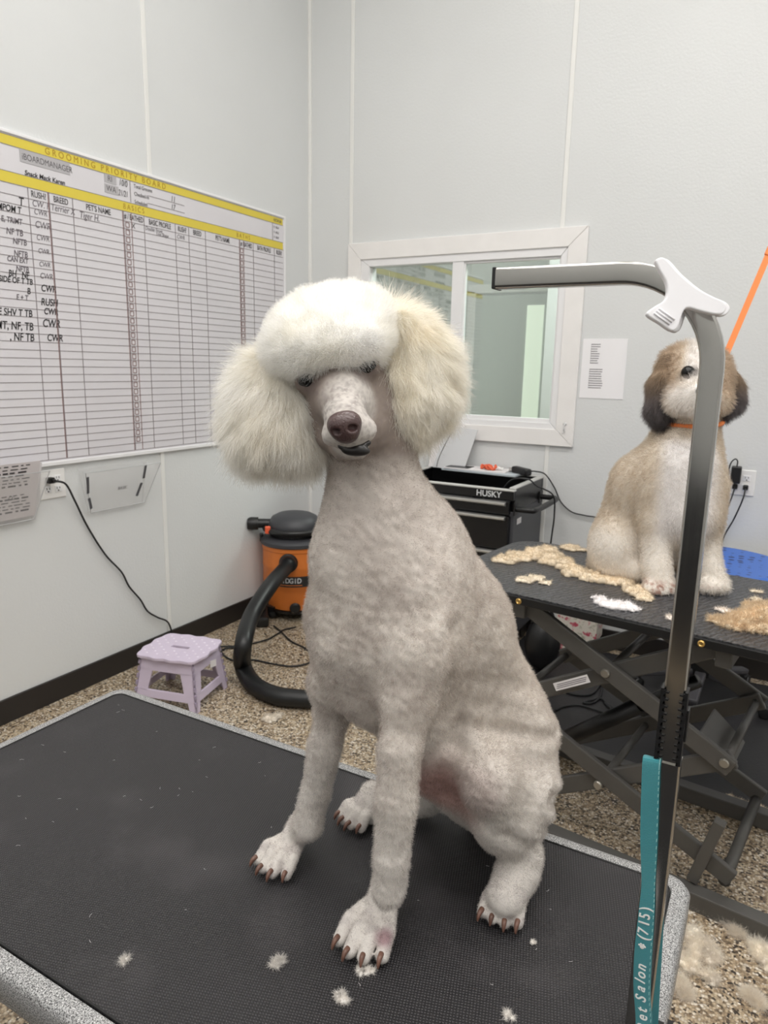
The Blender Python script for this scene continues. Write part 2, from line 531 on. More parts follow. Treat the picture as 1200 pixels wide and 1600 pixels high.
# ------------------------------------------------------------------ window with casing, sliding sash and panes
win = bpy.data.objects.new('window_1', None); win.location = (0.95, 0, 1.04); sc.collection.objects.link(win); win['kind'] = 'structure'
cs = MB()
OX0, OX1, OZ0, OZ1 = 0.280, 1.638, 1.035, 2.098
def miter(mb, x0, z0, x1, z1, X0, Z0, X1, Z1, y0, y1):
    """four mitred boards between outer and inner rectangle"""
    for (a, b, c, d) in (((X0, Z1), (X1, Z1), (x1, z1), (x0, z1)), ((X1, Z1), (X1, Z0), (x1, z0), (x1, z1)),
                         ((X1, Z0), (X0, Z0), (x0, z0), (x1, z0)), ((X0, Z0), (X0, Z1), (x0, z1), (x0, z0))):
        cx = sum(p[0] for p in (a, b, c, d))/4; cz = sum(p[1] for p in (a, b, c, d))/4
        pts = [(p[0] + (cx-p[0])*0.0015, y0, p[1] + (cz-p[1])*0.0015) for p in (a, b, c, d)]
        mb.prism(pts, (0, y1-y0, 0))
miter(cs, 0.364, 1.118, 1.546, 2.008, OX0, OZ0, OX1, OZ1, -0.020, 0.0)
cs.build('window_casing', M['casing'], win, bevel=.002)
M['vinyl'] = mat('white_vinyl', '#e9e9ea', 0.3)
fr = MB(); miter(fr, 0.418, 1.150, 1.512, 1.968, 0.364, 1.116, 1.546, 2.010, -0.012, 0.07)
fr.build('window_frame', M['vinyl'], win, bevel=.003)
sl = MB(); sl.box((0.962, 0.012, 1.559), (0.066, 0.04, 0.822)); sl.build('meeting_rail', M['vinyl'], win, bevel=.003)
sl2 = MB(); miter(sl2, 1.002, 1.170, 1.503, 1.957, 0.990, 1.150, 1.514, 1.968, 0.0, 0.03)
sl2.build('sash', M['vinyl'], win, bevel=.002)
gm = bpy.data.materials.new('window_glass'); gm.use_nodes = True; nt = gm.node_tree; nt.nodes.clear()
out = nt.nodes.new('ShaderNodeOutputMaterial'); mx = nt.nodes.new('ShaderNodeMixShader')
tr = nt.nodes.new('ShaderNodeBsdfTransparent'); tr.inputs[0].default_value = (.90, .94, .92, 1)
gl = nt.nodes.new('ShaderNodeBsdfGlossy'); gl.inputs['Roughness'].default_value = 0.02; gl.inputs['Color'].default_value = (.85, .9, .88, 1)
mx.inputs[0].default_value = 0.22
nt.links.new(tr.outputs[0], mx.inputs[1]); nt.links.new(gl.outputs[0], mx.inputs[2]); nt.links.new(mx.outputs[0], out.inputs[0])
M['glass'] = gm
MB().box((0.675, 0.03, 1.559), (0.518, 0.004, 0.818)).build('glass_pane', M['glass'], win)
MB().box((1.252, 0.015, 1.56), (0.506, 0.004, 0.79)).build('glass_pane', M['glass'], win)
# small hook screwed to the casing
hk = MB(); hk.tube(spline([(1.592, -.022, 1.150), (1.592, -.034, 1.142), (1.592, -.036, 1.125), (1.590, -.030, 1.112), (1.585, -.034, 1.104)], 6), .0035, 8)
hk.lathe([(.009, 0), (.009, .003), (.004, .005)], (1.592, -.020, 1.150), 12, Matrix.Rotation(math.radians(90), 3, 'X'))
hk.build('casing_hook', mat('hook_white', '#cfcfcf', .3), win, smooth=True)

# ------------------------------------------------------------------ the room beyond the window
M['far'] = mat('far_room_wall', '#cdd0cd', 0.6)
fw = MB(); fw.box((1.6, 3.05, 1.6), (5.4, .1, 3.2)); struct('wall_beyond', fw, M['far'])
struct('wall_beyond_left', MB().box((-1.1, 1.6, 1.6), (.1, 3.0, 3.2)), M['far'])
struct('wall_beyond_right', MB().box((4.3, 1.6, 1.6), (.1, 3.0, 3.2)), M['far'])
struct('floor_beyond', MB().box((1.6, 1.6, -.05), (5.4, 3.0, .1)), M['floor'])
struct('ceiling_beyond', MB().box((1.6, 1.6, 3.05), (5.4, 3.0, .1)), M['ceil'])
struct('wall_beyond_partition', MB().box((1.02, 2.3, 1.5), (.5, .12, 3.0)), mat('partition_gray', '#cfd2cf', .6))
dr = bpy.data.objects.new('door_1', None); dr.location = (.2, 3.0, 0); sc.collection.objects.link(dr); dr['kind'] = 'structure'
DX = 0.30
MB().box((DX, 2.98, 1.05), (.9, .04, 2.1)).build('door_leaf', mat('door_gray', '#b9c0bb', .5), dr, bevel=.004)
db = MB(); db.box((DX-.49, 2.97, 1.07), (.08, .06, 2.14)); db.box((DX+.49, 2.97, 1.07), (.08, .06, 2.14)); db.box((DX, 2.97, 2.16), (1.06, .06, .08))
db.build('door_frame', M['trim'], dr, bevel=.004)
lit, nt, b = new_mat('daylit_door_glass'); b.inputs['Base Color'].default_value = rgba('#dfe8d8'); b.inputs['Emission Color'].default_value = rgba('#e9f2dc'); b.inputs['Emission Strength'].default_value = .75
MB().box((DX+.15, 2.955, 1.25), (.16, .012, 1.5)).build('door_glass', lit, dr)
for (lx, ly) in ((1.8, 1.3),):
    ld = bpy.data.lights.new('far_room_light', 'AREA'); ld.size = 1.0; ld.energy = 95; ld.color = (1, 1, .98)
    lo = bpy.data.objects.new('far_room_light', ld); lo.location = (lx, ly, 2.95); sc.collection.objects.link(lo)

# ceiling light fixtures
lensm, nt, b = new_mat('light_diffuser'); b.inputs['Emission Color'].default_value = (1, .97, .93, 1); b.inputs['Emission Strength'].default_value = 3.0
M['steelwhite'] = mat('white_steel', '#e8e8e6', .4)
for i, (lx, ly) in enumerate(PANELS):
    fo = bpy.data.objects.new('ceiling_light', None); fo.location = (lx, ly, CEIL); sc.collection.objects.link(fo)
    tag(fo, 'white rectangular ceiling light panel overhead', 'ceiling light', 'ceiling light panels')
    f_ = MB(); 
    for (dx, dy, w_, h_) in ((0, .30, 1.24, .03), (0, -.30, 1.24, .03), (.61, 0, .03, .57), (-.61, 0, .03, .57)): f_.box((lx+dx, ly+dy, CEIL-.03), (w_, h_, .06))
    f_.build('light_frame', M['steelwhite'], fo)
    MB().box((lx, ly, CEIL-.015), (1.18, .56, .02)).build('light_diffuser', lensm, fo)

# ================================================================== WALL THINGS, LEFT
M['ink'] = mat('black_ink', '#2b2a2c', .6)
M['ink_grey'] = mat('grey_ink', '#6f6a70', .6)
M['print'] = mat('printed_lettering', '#4a4749', .6)
M['yellow'] = mat('printed_yellow', '#dcc94a', .45)
M['brownink'] = mat('printed_brown', '#a8801f', .5)
M['gridline'] = mat('printed_grid_line', '#857d80', .6)
M['redline'] = mat('printed_red_brown_line', '#8d6d6a', .6)
M['board'] = mat('whiteboard_film', '#dad8dc', .28, noise=.03, nscale=3)
M['white'] = mat('white_plastic', '#ecebe9', .35)
M['black'] = mat('black_plastic', '#161617', .4)

Bd = empty('whiteboard', (0, -1.5, 1.01), 'large white wall chart with yellow header bands, ruled rows and handwriting, on the left wall', 'whiteboard')
BY0, BY1, BZ0, BZ1 = -2.70, -0.262, 1.012, 2.213
MB().box((.005, (BY0+BY1)/2, (BZ0+BZ1)/2), (.010, BY1-BY0, BZ1-BZ0)).build('chart_panel', M['board'], Bd)
tm = MB(); tm.box((.008, (BY0+BY1)/2, BZ0-.004), (.016, BY1-BY0+.02, .016)); tm.box((.008, (BY0+BY1)/2, BZ1+.004), (.014, BY1-BY0+.02, .012)); tm.box((.008, BY1+.004, (BZ0+BZ1)/2), (.014, .012, BZ1-BZ0))
tm.build('edge_molding', M['vinyl'], Bd, bevel=.002)
def band(z0, z1, y0=BY0, y1=BY1-.012): return MB().box((.0103, (y0+y1)/2, (z0+z1)/2), (.001, y1-y0, z1-z0))
band(2.172, 2.206).build('yellow_band', M['yellow'], Bd)
band(2.043, 2.082).build('yellow_band', M['yellow'], Bd)
g = MB(); rl = MB()
FX = .0108
ZT = 2.043; ZH = 2.004
for z in (ZT, 2.082, 2.172, 2.206): g.box((FX+.0003, (BY0+BY1)/2, z), (.0006, BY1-BY0-.02, .0022))
rowh = 0.0306; nrows = 32
rows = [ZH - i*rowh for i in range(nrows+1)]
for z in rows: g.box((FX, (BY0+BY1)/2-.006, z), (.0006, BY1-BY0-.014, .0022))
cols = [-1.818, -1.731, -1.627, -1.378, -1.267, -1.083, -.998, -.887, -.637, -.53, -.352, -2.06, -2.30]
for y in cols: g.box((FX+.0002, y, (ZT+rows[-1])/2), (.0006, .0028, ZT-rows[-1]))
for (y, z0, z1) in ((-1.335, 2.085, 2.172), (-.365, 2.082, 2.172)): g.box((FX, y, (z0+z1)/2), (.0006, .003, z1-z0))
for zz in (2.132, 2.100): g.box((FX, -1.13, zz), (.0006, .22, .0022))
g.build('ruled_lines', M['gridline'], Bd)
for y in (-1.735, -1.383, -1.337, -.640, -.607): MB().box((FX+.0004, y, (ZT+rows[-1])/2), (.0006, .003, ZT-rows[-1])).build('red_column_line', M['redline'], Bd)
for yc in (-1.360, -.624):
    cb = MB()
    for i in range(nrows-1):
        z = rows[i+0] - rowh*0.45; s_ = .019; t_ = .0028
        for (dy, dz, w_, h_) in ((0, s_/2, s_, t_), (0, -s_/2, s_, t_), (s_/2, 0, t_, s_), (-s_/2, 0, t_, s_)):
            cb.box((FX+.0006, yc+dy, z+dz), (.0008, w_, h_))
    cb.build('tick_boxes', M['redline'], Bd)
RT, UP = (0, 1, 0), (0, 0, 1)
TX = .0112
def wt(body, y, z, s, mt, sx=.8, name='lettering', shear=0, off=0.0, al='LEFT'): return text(name, body, s, (TX, y, z), RT, UP, mt, Bd, sx, al, shear, off=off)
wt('G R O O M I N G   P R I O R I T Y   B O A R D', -1.735, 2.189, .033, M['brownink'], .92)
tape = mat('grey_tape', '#b3b1b4', .5)
for (y, z, w_, h_) in ((-1.735, 2.150, .21, .046), (-1.437, 2.155, .06, .034), (-1.433, 2.116, .07, .034)):
    MB().box((FX, y, z), (.001, w_, h_)).build('grey_tape_label', tape, Bd)
wt('iBOARDMANAGER', -1.832, 2.146, .031, M['print'], .82)
wt('RI', -1.452, 2.155, .032, M['print'], .9); wt('WA', -1.460, 2.116, .032, M['print'], .9)
wt('10/0', -1.395, 2.153, .036, M['ink'], .7, 'handwriting', .2); wt('21/21', -1.400, 2.112, .034, M['ink'], .65, 'handwriting', .2)
wt('Snack Mack Karen', -1.826, 2.092, .024, M['ink'], .95, 'handwriting', .15, .0004)
for s_, z in (('Total Grooms', 2.155), ('Checked-In', 2.124), ('Scheduled', 2.092)): wt(s_, -1.315, z, .022, M['print'], .8)
wt('11', -1.105, 2.146, .036, M['ink'], .8, 'handwriting', .2); wt('17', -1.105, 2.112, .032, M['ink'], .8, 'handwriting', .2)
wt('B A S I C S', -1.378, 2.062, .030, M['brownink'], .85); wt('B A T H S', -.66, 2.062, .030, M['brownink'], .85)
for s_, y, c in (('RUSH?', -1.775, .7), ('BREED', -1.68, .7), ("PET'S NAME", -1.505, .72), ('# / BATHED', -1.323, .62), ('BASIC PROFILE', -1.175, .62), ('RUSH?', -1.04, .6), ('BREED', -.942, .6),
                 ("PET'S NAME", -.765, .62), ('# / BATHED', -.585, .55), ('BATH PROFILE', -.44, .55), ('RUSH?', -.31, .55)):
    wt(s_, y, 2.023, .032, M['print'], c, al='CENTER', off=.0003)
wt('REDRUN', -.355, 2.188, .022, M['print'], .8)
for i in range(3): wt('0 : 00-0', -.355, 2.152-.026*i, .018, M['ink_grey'], .8)
hand = [('CW. R', -1.805, 0, .034), ('CWR', -1.800, 1, .030), ('CWR', -1.800, 2.6, .036), ('CWR', -1.798, 4.2, .030), ('CWR', -1.795, 5.9, .026), ('CWR', -1.795, 7.6, .026), ('CWR', -1.795, 9.1, .030)]
for s_, y, r_, z in hand: wt(s_, y, ZH - (r_+.45)*rowh*.93, z*1.0, M['ink_grey'], .78, 'handwriting', .2)
for s_, y, r_, z in [('CWR', -1.795, 10.7, .034), ('RUSH', -1.800, 12.5, .036), ('CWR', -1.790, 13.7, .032), ('CWR', -1.800, 15.3, .040), ('CWR', -1.785, 17.2, .036)]:
    wt(s_, y, ZH - (r_+.45)*rowh*.93, z*1.05, M['ink'], .78, 'handwriting', .2, .0006)
for s_, y, r_, z, mt in [('T', -1.95, .2, .04, M['ink']), ('POMPOM T', -1.925, 1.3, .030, M['ink']), ('E, TRIMT', -1.945, 2.7, .026, M['ink_grey']), ('NF TB', -1.885, 4.1, .030, M['ink_grey']), ('NFTB', -1.945, 5.2, .028, M['ink_grey']),
                         ('NFTB', -1.945, 6.7, .028, M['ink_grey']), ('CAN EXT', -1.950, 7.5, .024, M['ink_grey']), ('NFTB', -1.885, 8.6, .026, M['ink_grey']), ('BH   NF', -1.945, 9.3, .030, M['ink']), ('SIDE OF T TB', -1.96, 10.1, .028, M['ink']),
                         ('B', -1.945, 11.3, .030, M['ink']), ('E + T', -1.945, 12.2, .026, M['ink_grey']), ('E SHV T TB', -1.935, 14.2, .034, M['ink']), ('MT, NF, TB', -1.95, 15.9, .038, M['ink']), (', NF TB', -1.945, 17.3, .038, M['ink'])]:
    wt(s_, -1.828 - .012*(len(s_) % 3), ZH - (r_+.45)*rowh*.93, z*1.08, mt, .76, 'handwriting', .15, .0005, 'RIGHT')
wt('Terrier X', -1.727, ZH-.012, .036, M['ink_grey'], .75, 'handwriting', .2); wt('Tiger H.', -1.60, ZH-.016, .036, M['ink_grey'], .8, 'handwriting', .2)
wt('X', -1.338, ZH-.014, .028, M['ink'], 1, 'handwriting'); wt('Double Front', -1.262, ZH-.010, .024, M['ink_grey'], .75, 'handwriting', .2); wt('Lion Shape', -1.20, ZH-.024, .022, M['ink_grey'], .75, 'handwriting', .2)
wt('CWR', -1.075, ZH-.016, .026, M['ink_grey'], .8, 'handwriting', .2)

# clear acrylic wall pockets
acr = bpy.data.materials.new('clear_acrylic'); acr.use_nodes = True; nt = acr.node_tree; nt.nodes.clear()
out = nt.nodes.new('ShaderNodeOutputMaterial'); mx = nt.nodes.new('ShaderNodeMixShader')
tr = nt.nodes.new('ShaderNodeBsdfTransparent'); tr.inputs[0].default_value = (.985, .985, .985, 1)
gl = nt.nodes.new('ShaderNodeBsdfPrincipled'); gl.inputs['Base Color'].default_value = (.9, .9, .9, 1); gl.inputs['Roughness'].default_value = .1
mx.inputs[0].default_value = 0.13
nt.links.new(tr.outputs[0], mx.inputs[1]); nt.links.new(gl.outputs[0], mx.inputs[2]); nt.links.new(mx.outputs[0], out.inputs[0])
M['acrylic'] = acr
M['acredge'] = mat('acrylic_edge', '#b5b7b8', .15)
M['velcro'] = mat('dark_grey_velcro', '#56565a', .9)
def pocket(y0, y1, z0, z1, inset, label, strips, front):
    o = empty('wall_pocket', (0, (y0+y1)/2, z0), label, 'document holder')
    d = .075
    p = MB()
    # front sheet leaning out from a narrow bottom, back sheet, bottom and two sides
    p.prism([(.018, y0+inset, z0), (.018, y1-inset, z0), (d, y1, z1), (d, y0, z1)], (.003, 0, 0))
    p.prism([(.004, y0+inset, z0), (.004, y1-inset, z0), (.004, y1-inset*.3, z1+.01), (.004, y0+inset*.3, z1+.01)], (.003, 0, 0))
    p.prism([(.004, y0+inset, z0), (.021, y0+inset, z0), (.021, y1-inset, z0), (.004, y1-inset, z0)], (0, 0, .003))
    for (ya, yb) in ((y0+inset, y0), (y1-inset, y1)):
        p.prism([(.006, ya, z0), (.020, ya, z0), (d+.002, yb, z1), (.006, yb + (ya-yb)*.7, z1)], (0, .003 if yb < ya else -.003, 0))
    p.build('clear_shell', M['acrylic'], o)
    e = MB()
    e.tube([(.020, y0+inset, z0), (.020, y1-inset, z0)], .0022, 6); e.tube([(d, y0, z1), (d, y1, z1)], .0018, 6)
    e.tube([(.020, y1-inset, z0), (d, y1, z1)], .002, 6); e.tube([(.020, y0+inset, z0), (d, y0, z1)], .002, 6)
    e.build('polished_edge', M['acredge'], o)
    for (ya, za, yb, zb) in strips:
        xa = .02 + (za-z0)/(z1-z0)*(d-.02) + .004; xb = .02 + (zb-z0)/(z1-z0)*(d-.02) + .004
        MB().bar((xa, ya, za), (xb, yb, zb), .012, .002, (1, 0, 0)).build('velcro_strip', M['velcro'], o)
    return o
P2 = pocket(-1.700, -1.295, .780, .962, .055, 'empty clear acrylic wall pocket with dark velcro strips, below the whiteboard', [(-1.690, .945, -1.676, .872), (-1.668, .850, -1.648, .800), (-1.385, .960, -1.385, .900), (-1.392, .880, -1.408, .820)], .07)
text('lettering', 'BASIC', .022, (.055, -1.525, .872), (0, 1, 0), (.3, 0, .95), M['print'], P2, .9)
P1 = pocket(-2.16, -1.862, .800, .992, .045, 'clear acrylic wall pocket holding printed sheets, left of the wall socket', [], .07)
Pp = empty('printed_sheets', (.03, -2.0, .815), 'printed paper forms standing inside the left clear wall pocket', 'papers')
M['paper'] = mat('paper_white', '#dfdcdd', .7)
M['paper_grey'] = mat('paper_greyish', '#cfc9ca', .7)
def tilt_sheet(y0, y1, z0, z1, x0, x1, name, mt, parent):
    s_ = MB(); s_.prism([(x0, y0, z0), (x0, y1, z0), (x1, y1+.01, z1), (x1, y0-.01, z1)], (.0012, 0, 0)); return s_.build(name, mt, parent)
tilt_sheet(-2.12, -1.905, .815, 1.035, .020, .068, 'front_sheet', M['paper_grey'], Pp)
tilt_sheet(-2.125, -1.885, .82, 1.025, .010, .050, 'back_sheet', M['paper'], Pp)
ls = MB()
rr = random.Random(5)
def pp_at(z): t = (z-.815)/.22; return .020+.048*t + .0016
for i in range(15):
    z = .845 + i*.0128
    if i in (6, 7): continue
    y = -2.11
    while y < -1.93:
        w_ = rr.uniform(.01, .035)
        if y + w_ < -1.925: ls.box((pp_at(z), y+w_/2, z), (.0012, w_, .0035 if i % 4 else .006))
        y += w_ + rr.uniform(.006, .014)
ls.build('printed_lines', M['ink'], Pp)
text('lettering', 'CG', .022, (pp_at(.90)+.001, -2.02, .90), (0, 1, 0), (.2, 0, .97), M['print'], Pp, .9)

# wall socket + plug + cord on the left wall
def socket_plate(name_loc, right, normal, label, gangs=2):
    o = empty('wall_socket', name_loc, label, 'wall socket')
    c = Vector(name_loc); r = Vector(right); n = Vector(normal)
    w_ = .118 if gangs == 2 else .072
    mb = MB()
    def bx(dr, du, dn, sr, su, sn):
        p = c + r*dr + Vector((0, 0, du)) + n*dn
        size = [abs(r[i])*sr + abs(n[i])*sn for i in range(3)]; size[2] = su
        return p, size
    p, s_ = bx(0, 0, .003, w_, .118, .006); MB().box(p, s_).build('cover_plate', M['white'], o, bevel=.003)
    for g_ in ((-.023, .023) if gangs == 2 else (0,)):
        for u in (.021, -.021):
            p, s_ = bx(g_, u, .007, .030, .027, .003); MB().box(p, s_).build('outlet', M['vinyl'], o, bevel=.004)
            h = MB()
            for (dr, du, a, b_) in ((-.006, .004, .0022, .008), (.006, .004, .0022, .007), (0, -.007, .005, .005)):
                p, s_ = bx(g_+dr, u+du, .009, a, b_, .0012); h.box(p, s_)
            h.build('slots', M['ink'], o)
    return o
socket_plate((.0, -1.805, .925), (0, 1, 0), (1, 0, 0), 'white double wall socket on the left wall between the two clear pockets')
M['cord'] = mat('black_cord', '#1b1c1e', .5)
# ================================================================== FLOOR THINGS ON THE LEFT
M['lav'] = mat('lavender_plastic', '#c9bdd0', .45)
M['lav_dot'] = mat('pale_lavender_dots', '#e3dbe8', .5)
def make_stool():
    o = empty('step_stool', (.405, -1.52, 0), 'small lavender folding step stool with scalloped top on the floor by the left wall', 'stool')
    c = Vector((.418, -1.550, 0)); H = .225
    ex = Vector((.97, .242, 0)).normalized(); ey = Vector((-.242, .97, 0)).normalized()
    def W(a, b, z): return c + ex*a + ey*b + Vector((0, 0, z))
    # scalloped top with a hand slot: outer ring polygon and slot ring, bridged
    hx, hy = .148, .134; N = 96
    outer = []; inner = []
    for i in range(N):
        t = 2*math.pi*i/N; ct, st = math.cos(t), math.sin(t)
        r = 1/((abs(ct)/hx)**5 + (abs(st)/hy)**5)**(1/5)
        r *= 1 + .030*math.cos(12*t + math.pi)
        outer.append((r*ct, r*st))
        ri = 1/((abs(ct)/.042)**8 + (abs(st)/.011)**8)**(1/8)
        inner.append((ri*ct, ri*st))
    vs = []; fs = []
    for ring, z in ((outer, H), (inner, H), (inner, H-.014), (outer, H-.014)):
        vs += [W(a, b, z) for a, b in ring]
    for k in range(4):
        for i in range(N):
            j = (i+1) % N; fs.append((k*N+i, k*N+j, ((k+1) % 4)*N+j, ((k+1) % 4)*N+i))
    MB().add(vs, fs).build('step_top', M['lav'], o, bevel=.003)
    dt = MB()
    for i in range(-5, 6):
        for j in range(-4, 5):
            if abs(i) <= 2 and abs(j) <= 1: continue
            if (i + j) % 2: continue
            a, b = i*.025, j*.024
            dt.lathe([(.0048, 0), (.0048, .0012), (.003, .0018)], W(a, b, H-.0002), 8)
    dt.build('grip_dots', M['lav_dot'], o)
    # splayed panels, each a frame with an opening
    B = .030
    tx, ty = .122, .108; bx_, by_ = .148, .134; zt, zb = H-.014, 0.0
    def panel(side, sgn):
        p = MB()
        if side == 'y':
            P = lambda u, z: W(u*(tx + (bx_-tx)*(zt-z)/zt), sgn*(ty + (by_-ty)*(zt-z)/zt), z); n = ey*(-sgn*.008)
        else:
            P = lambda u, z: W(sgn*(tx + (bx_-tx)*(zt-z)/zt), u*(ty + (by_-ty)*(zt-z)/zt), z); n = ex*(-sgn*.008)
        o1 = [P(-1, zt), P(1, zt), P(1, zt-.055), P(.50, zt-.055), P(-.50, zt-.055), P(-1, zt-.055)]
        p.prism([P(-1, zt), P(1, zt), P(1, zt-.055), P(-1, zt-.055)], n)
        p.prism([P(-1, zt-.05), P(-.5, zt-.05), P(-.62, .07), P(-1, .07)], n)
        p.prism([P(1, zt-.05), P(.5, zt-.05), P(.62, .07), P(1, .07)], n)
        p.prism([P(-1, .075), P(1, .075), P(1, .040), P(-1, .040)], n)
        p.prism([P(-1, .045), P(-.72, .045), P(-.78, 0), P(-1, 0)], n)
        p.prism([P(1, .045), P(.72, .045), P(.78, 0), P(1, 0)], n)
        p.build('side_panel', M['lav'], o, bevel=.0015)
        # hinge knuckles along both upright edges
        k = MB()
        for u in (-1, 1):
            for i in range(6):
                z = .03 + i*.03
                k.tube([P(u, z), P(u, z+.017)], .0065, 8)
        k.build('hinge_knuckles', M['lav'], o, smooth=False)
    panel('y', -1); panel('y', 1); panel('x', -1); panel('x', 1)
    MB().box(W(bx_*.93, .03, .155), (.002, .03, .03), Matrix.Rotation(-.17, 3, 'Z')).build('paper_tag', M['paper'], o)
make_stool()

# ------------------------------------------------------------------ shop vacuum
M['orange'] = mat('orange_vac_plastic', '#cf7430', .42, noise=.05, nscale=6)
M['darkgrey'] = mat('dark_grey_plastic', '#3b3c40', .5)
M['hose'] = mat('black_hose', '#141516', .42)
M['silver_ink'] = mat('silver_lettering', '#c9cbcd', .4)
VC = Vector((.205, -.44, 0))
vac = empty('shop_vacuum', VC, 'orange and dark grey canister shop vacuum with black hose, in the room corner', 'vacuum cleaner')
va = math.atan2(-.81, .59); vf = Vector((math.cos(va), math.sin(va), 0)); vr = Vector((-vf.y, vf.x, 0))
shade_angle(MB().lathe([(.001, .055), (.135, .055), (.155, .065), (.168, .16), (.172, .185), (.180, .200), (.183, .215), (.181, .300), (.184, .308), (.182, .32), (.182, .40), (.186, .405), (.186, .43), (.001, .43)], VC, 48).build('drum', M['orange'], vac))
shade_angle(MB().lathe([(.190, .428), (.194, .432), (.194, .450), (.185, .460), (.165, .472), (.150, .474), (.001, .474)], VC, 48).build('lid', M['darkgrey'], vac))
mh = MB().lathe([(.135, .470), (.138, .50), (.150, .505), (.152, .53), (.146, .548), (.128, .575), (.095, .592), (.05, .600), (.001, .601)], VC, 48)
shade_angle(mh.build('motor_head', M['darkgrey'], vac))
vents = MB()
for k in range(40):
    a = va + (k-20)*.075
    vents.box(VC + Vector((math.cos(a)*.1375, math.sin(a)*.1375, .487)), (.006, .004, .026), Matrix.Rotation(a, 3, 'Z'))
vents.build('motor_vents', M['black'], vac)
# carrying handle: a ring hugging the motor head, with an orange latch
hp = [VC + Vector((math.cos(va+t)*.168, math.sin(va+t)*.168, .512 + .0*t)) for t in [x*.12 for x in range(-12, 13)]]
MB().tube(hp, .016, 10).build('carry_handle', M['black'], vac, smooth=True)
lt = VC + vf*.10 - vr*.148 + Vector((0, 0, .52))
MB().box(lt, (.028, .03, .04), Matrix.Rotation(va, 3, 'Z')).build('orange_latch', mat('red_orange_latch', '#e2603c', .45), vac, bevel=.005)
bw = MB(); e_ = VC - vr*.13 + Vector((0, 0, .535))
bw.tube([e_, e_ - vr*.06, e_ - vr*.075, e_ - vr*.075001, e_ - vr*.115, e_ - vr*.135], [.026, .027, .027, .036, .037, .033], 20)
shade_angle(bw.build('blower_port', M['black'], vac))
bk = MB(); bk.box(VC - vr*.188 + Vector((0, 0, .455)), (.03, .02, .045), Matrix.Rotation(va, 3, 'Z')); bk.box(VC + vr*.188 + Vector((0, 0, .455)), (.03, .02, .045), Matrix.Rotation(va, 3, 'Z'))
bk.build('lid_latches', M['black'], vac, bevel=.004)
# label band round the front
def arc_band(r0, z0, z1, a0, a1, n=24, th=.002):
    mb = MB()
    for i in range(n):
        t0 = va + a0 + (a1-a0)*i/n; t1 = va + a0 + (a1-a0)*(i+1)/n
        q = [VC + Vector((math.cos(t)*r0, math.sin(t)*r0, z)) for t, z in ((t0, z0), (t1, z0), (t1, z1), (t0, z1))]
        mb.add([q[0], q[1], q[2], q[3]] + [p + (p-VC-Vector((0, 0, p.z))).normalized()*th for p in q], [(4, 5, 6, 7), (0, 1, 5, 4), (3, 7, 6, 2)] + ([(0, 4, 7, 3)] if i == 0 else []) + ([(1, 2, 6, 5)] if i == n-1 else []))
    return mb
arc_band(.183, .212, .272, -.80, .55).build('label_band', mat('label_black', '#262627', .4), vac)
arc_band(.1852, .221, .2245, -.60, .22, th=.0008).build('label_stripe', M['orange'], vac)
for i, ch in enumerate('RIDGID'):
    t = va + (-.46 + i*.118)
    c = VC + Vector((math.cos(t)*.1858, math.sin(t)*.1858, .248))
    text('lettering', ch, .040, c, (-math.sin(t), math.cos(t), 0), UP, M['silver_ink'], vac, .85, 'CENTER', off=.0008)
dk = VC + vf*.158 + Vector((0, 0, .085))
MB().lathe([(.030, 0), (.030, .012), (.022, .02), (.001, .02)], dk, 20, Matrix.Rotation(va, 3, 'Z') @ Matrix.Rotation(math.radians(90), 3, 'Y')).build('drain_plug', M['black'], vac)
for t in (.9, 2.4, 3.9, 5.3):
    ca = VC + Vector((math.cos(va+t)*.155, math.sin(va+t)*.155, .03))
    cm = MB(); cm.ball(ca, (.028, .028, .028)); cm.box(ca + Vector((0, 0, .03)), (.05, .05, .03)); cm.build('caster', M['black'], vac, smooth=False)
tr_ = MB(); tr_.lathe([(.001, .045), (.16, .045), (.165, .06), (.001, .06)], VC, 40); tr_.build('caster_tray', M['black'], vac)
po = VC + vf*.175 - vr*.035 + Vector((0, 0, .352))
shade_angle(MB().lathe([(.052, 0), (.052, .012), (.045, .02), (.044, .05), (.001, .05)], po, 24, Matrix.Rotation(va, 3, 'Z') @ Matrix.Rotation(math.radians(90), 3, 'Y')).build('hose_port', M['black'], vac))
hpts = [po + vf*.03, po + vf*.09 - vr*.02 + Vector((0, 0, -.01))]
for (x, y, d) in ((420, 918, 3.52), (393, 962, 3.32), (380, 1008, 3.12)): hpts.append(Vector(at_depth(x, y, d)))
for (x, y, z) in ((380, 1042, .06), (397, 1070, .041), (428, 1086, .041), (460, 1091, .041), (500, 1092, .041), (560, 1085, .041), (610, 1062, .041), (640, 1030, .041)): hpts.append(Vector(on_z(x, y, z)))
hs = spline(hpts, 26)
MB().tube(hs, [.0385 + (.0014 if i % 2 else -.0014) for i in range(len(hs))], 20).build('hose', M['hose'], vac, smooth=True)
nz = empty('floor_nozzle', (.06, -.66, 0), 'black wide floor nozzle lying beside the shop vacuum at the left wall', 'vacuum nozzle')
nb = MB(); q0 = Vector(on_z(402, 968, .03))
nb.bar(q0 + Vector((-.04, .09, .02)), q0 + Vector((.06, -.03, .0)), .07, .055); nb.build('nozzle_head', M['black'], nz, bevel=.012)
MB().tube([q0 + Vector((-.02, .06, .04)), q0 + Vector((.0, .02, .10)), q0 + Vector((.0, .02, .13))], .026, 14).build('nozzle_neck', M['black'], nz, smooth=True)
cp = [on_z(x, y, .006) for x, y in ((428, 978), (440, 988), (455, 1002), (475, 1012), (489, 1024), (482, 1036), (455, 1041), (425, 1037), (395, 1031), (365, 1032), (347, 1021), (350, 1014), (368, 1011), (392, 1006), (418, 999), (434, 990), (444, 984), (462, 980))]
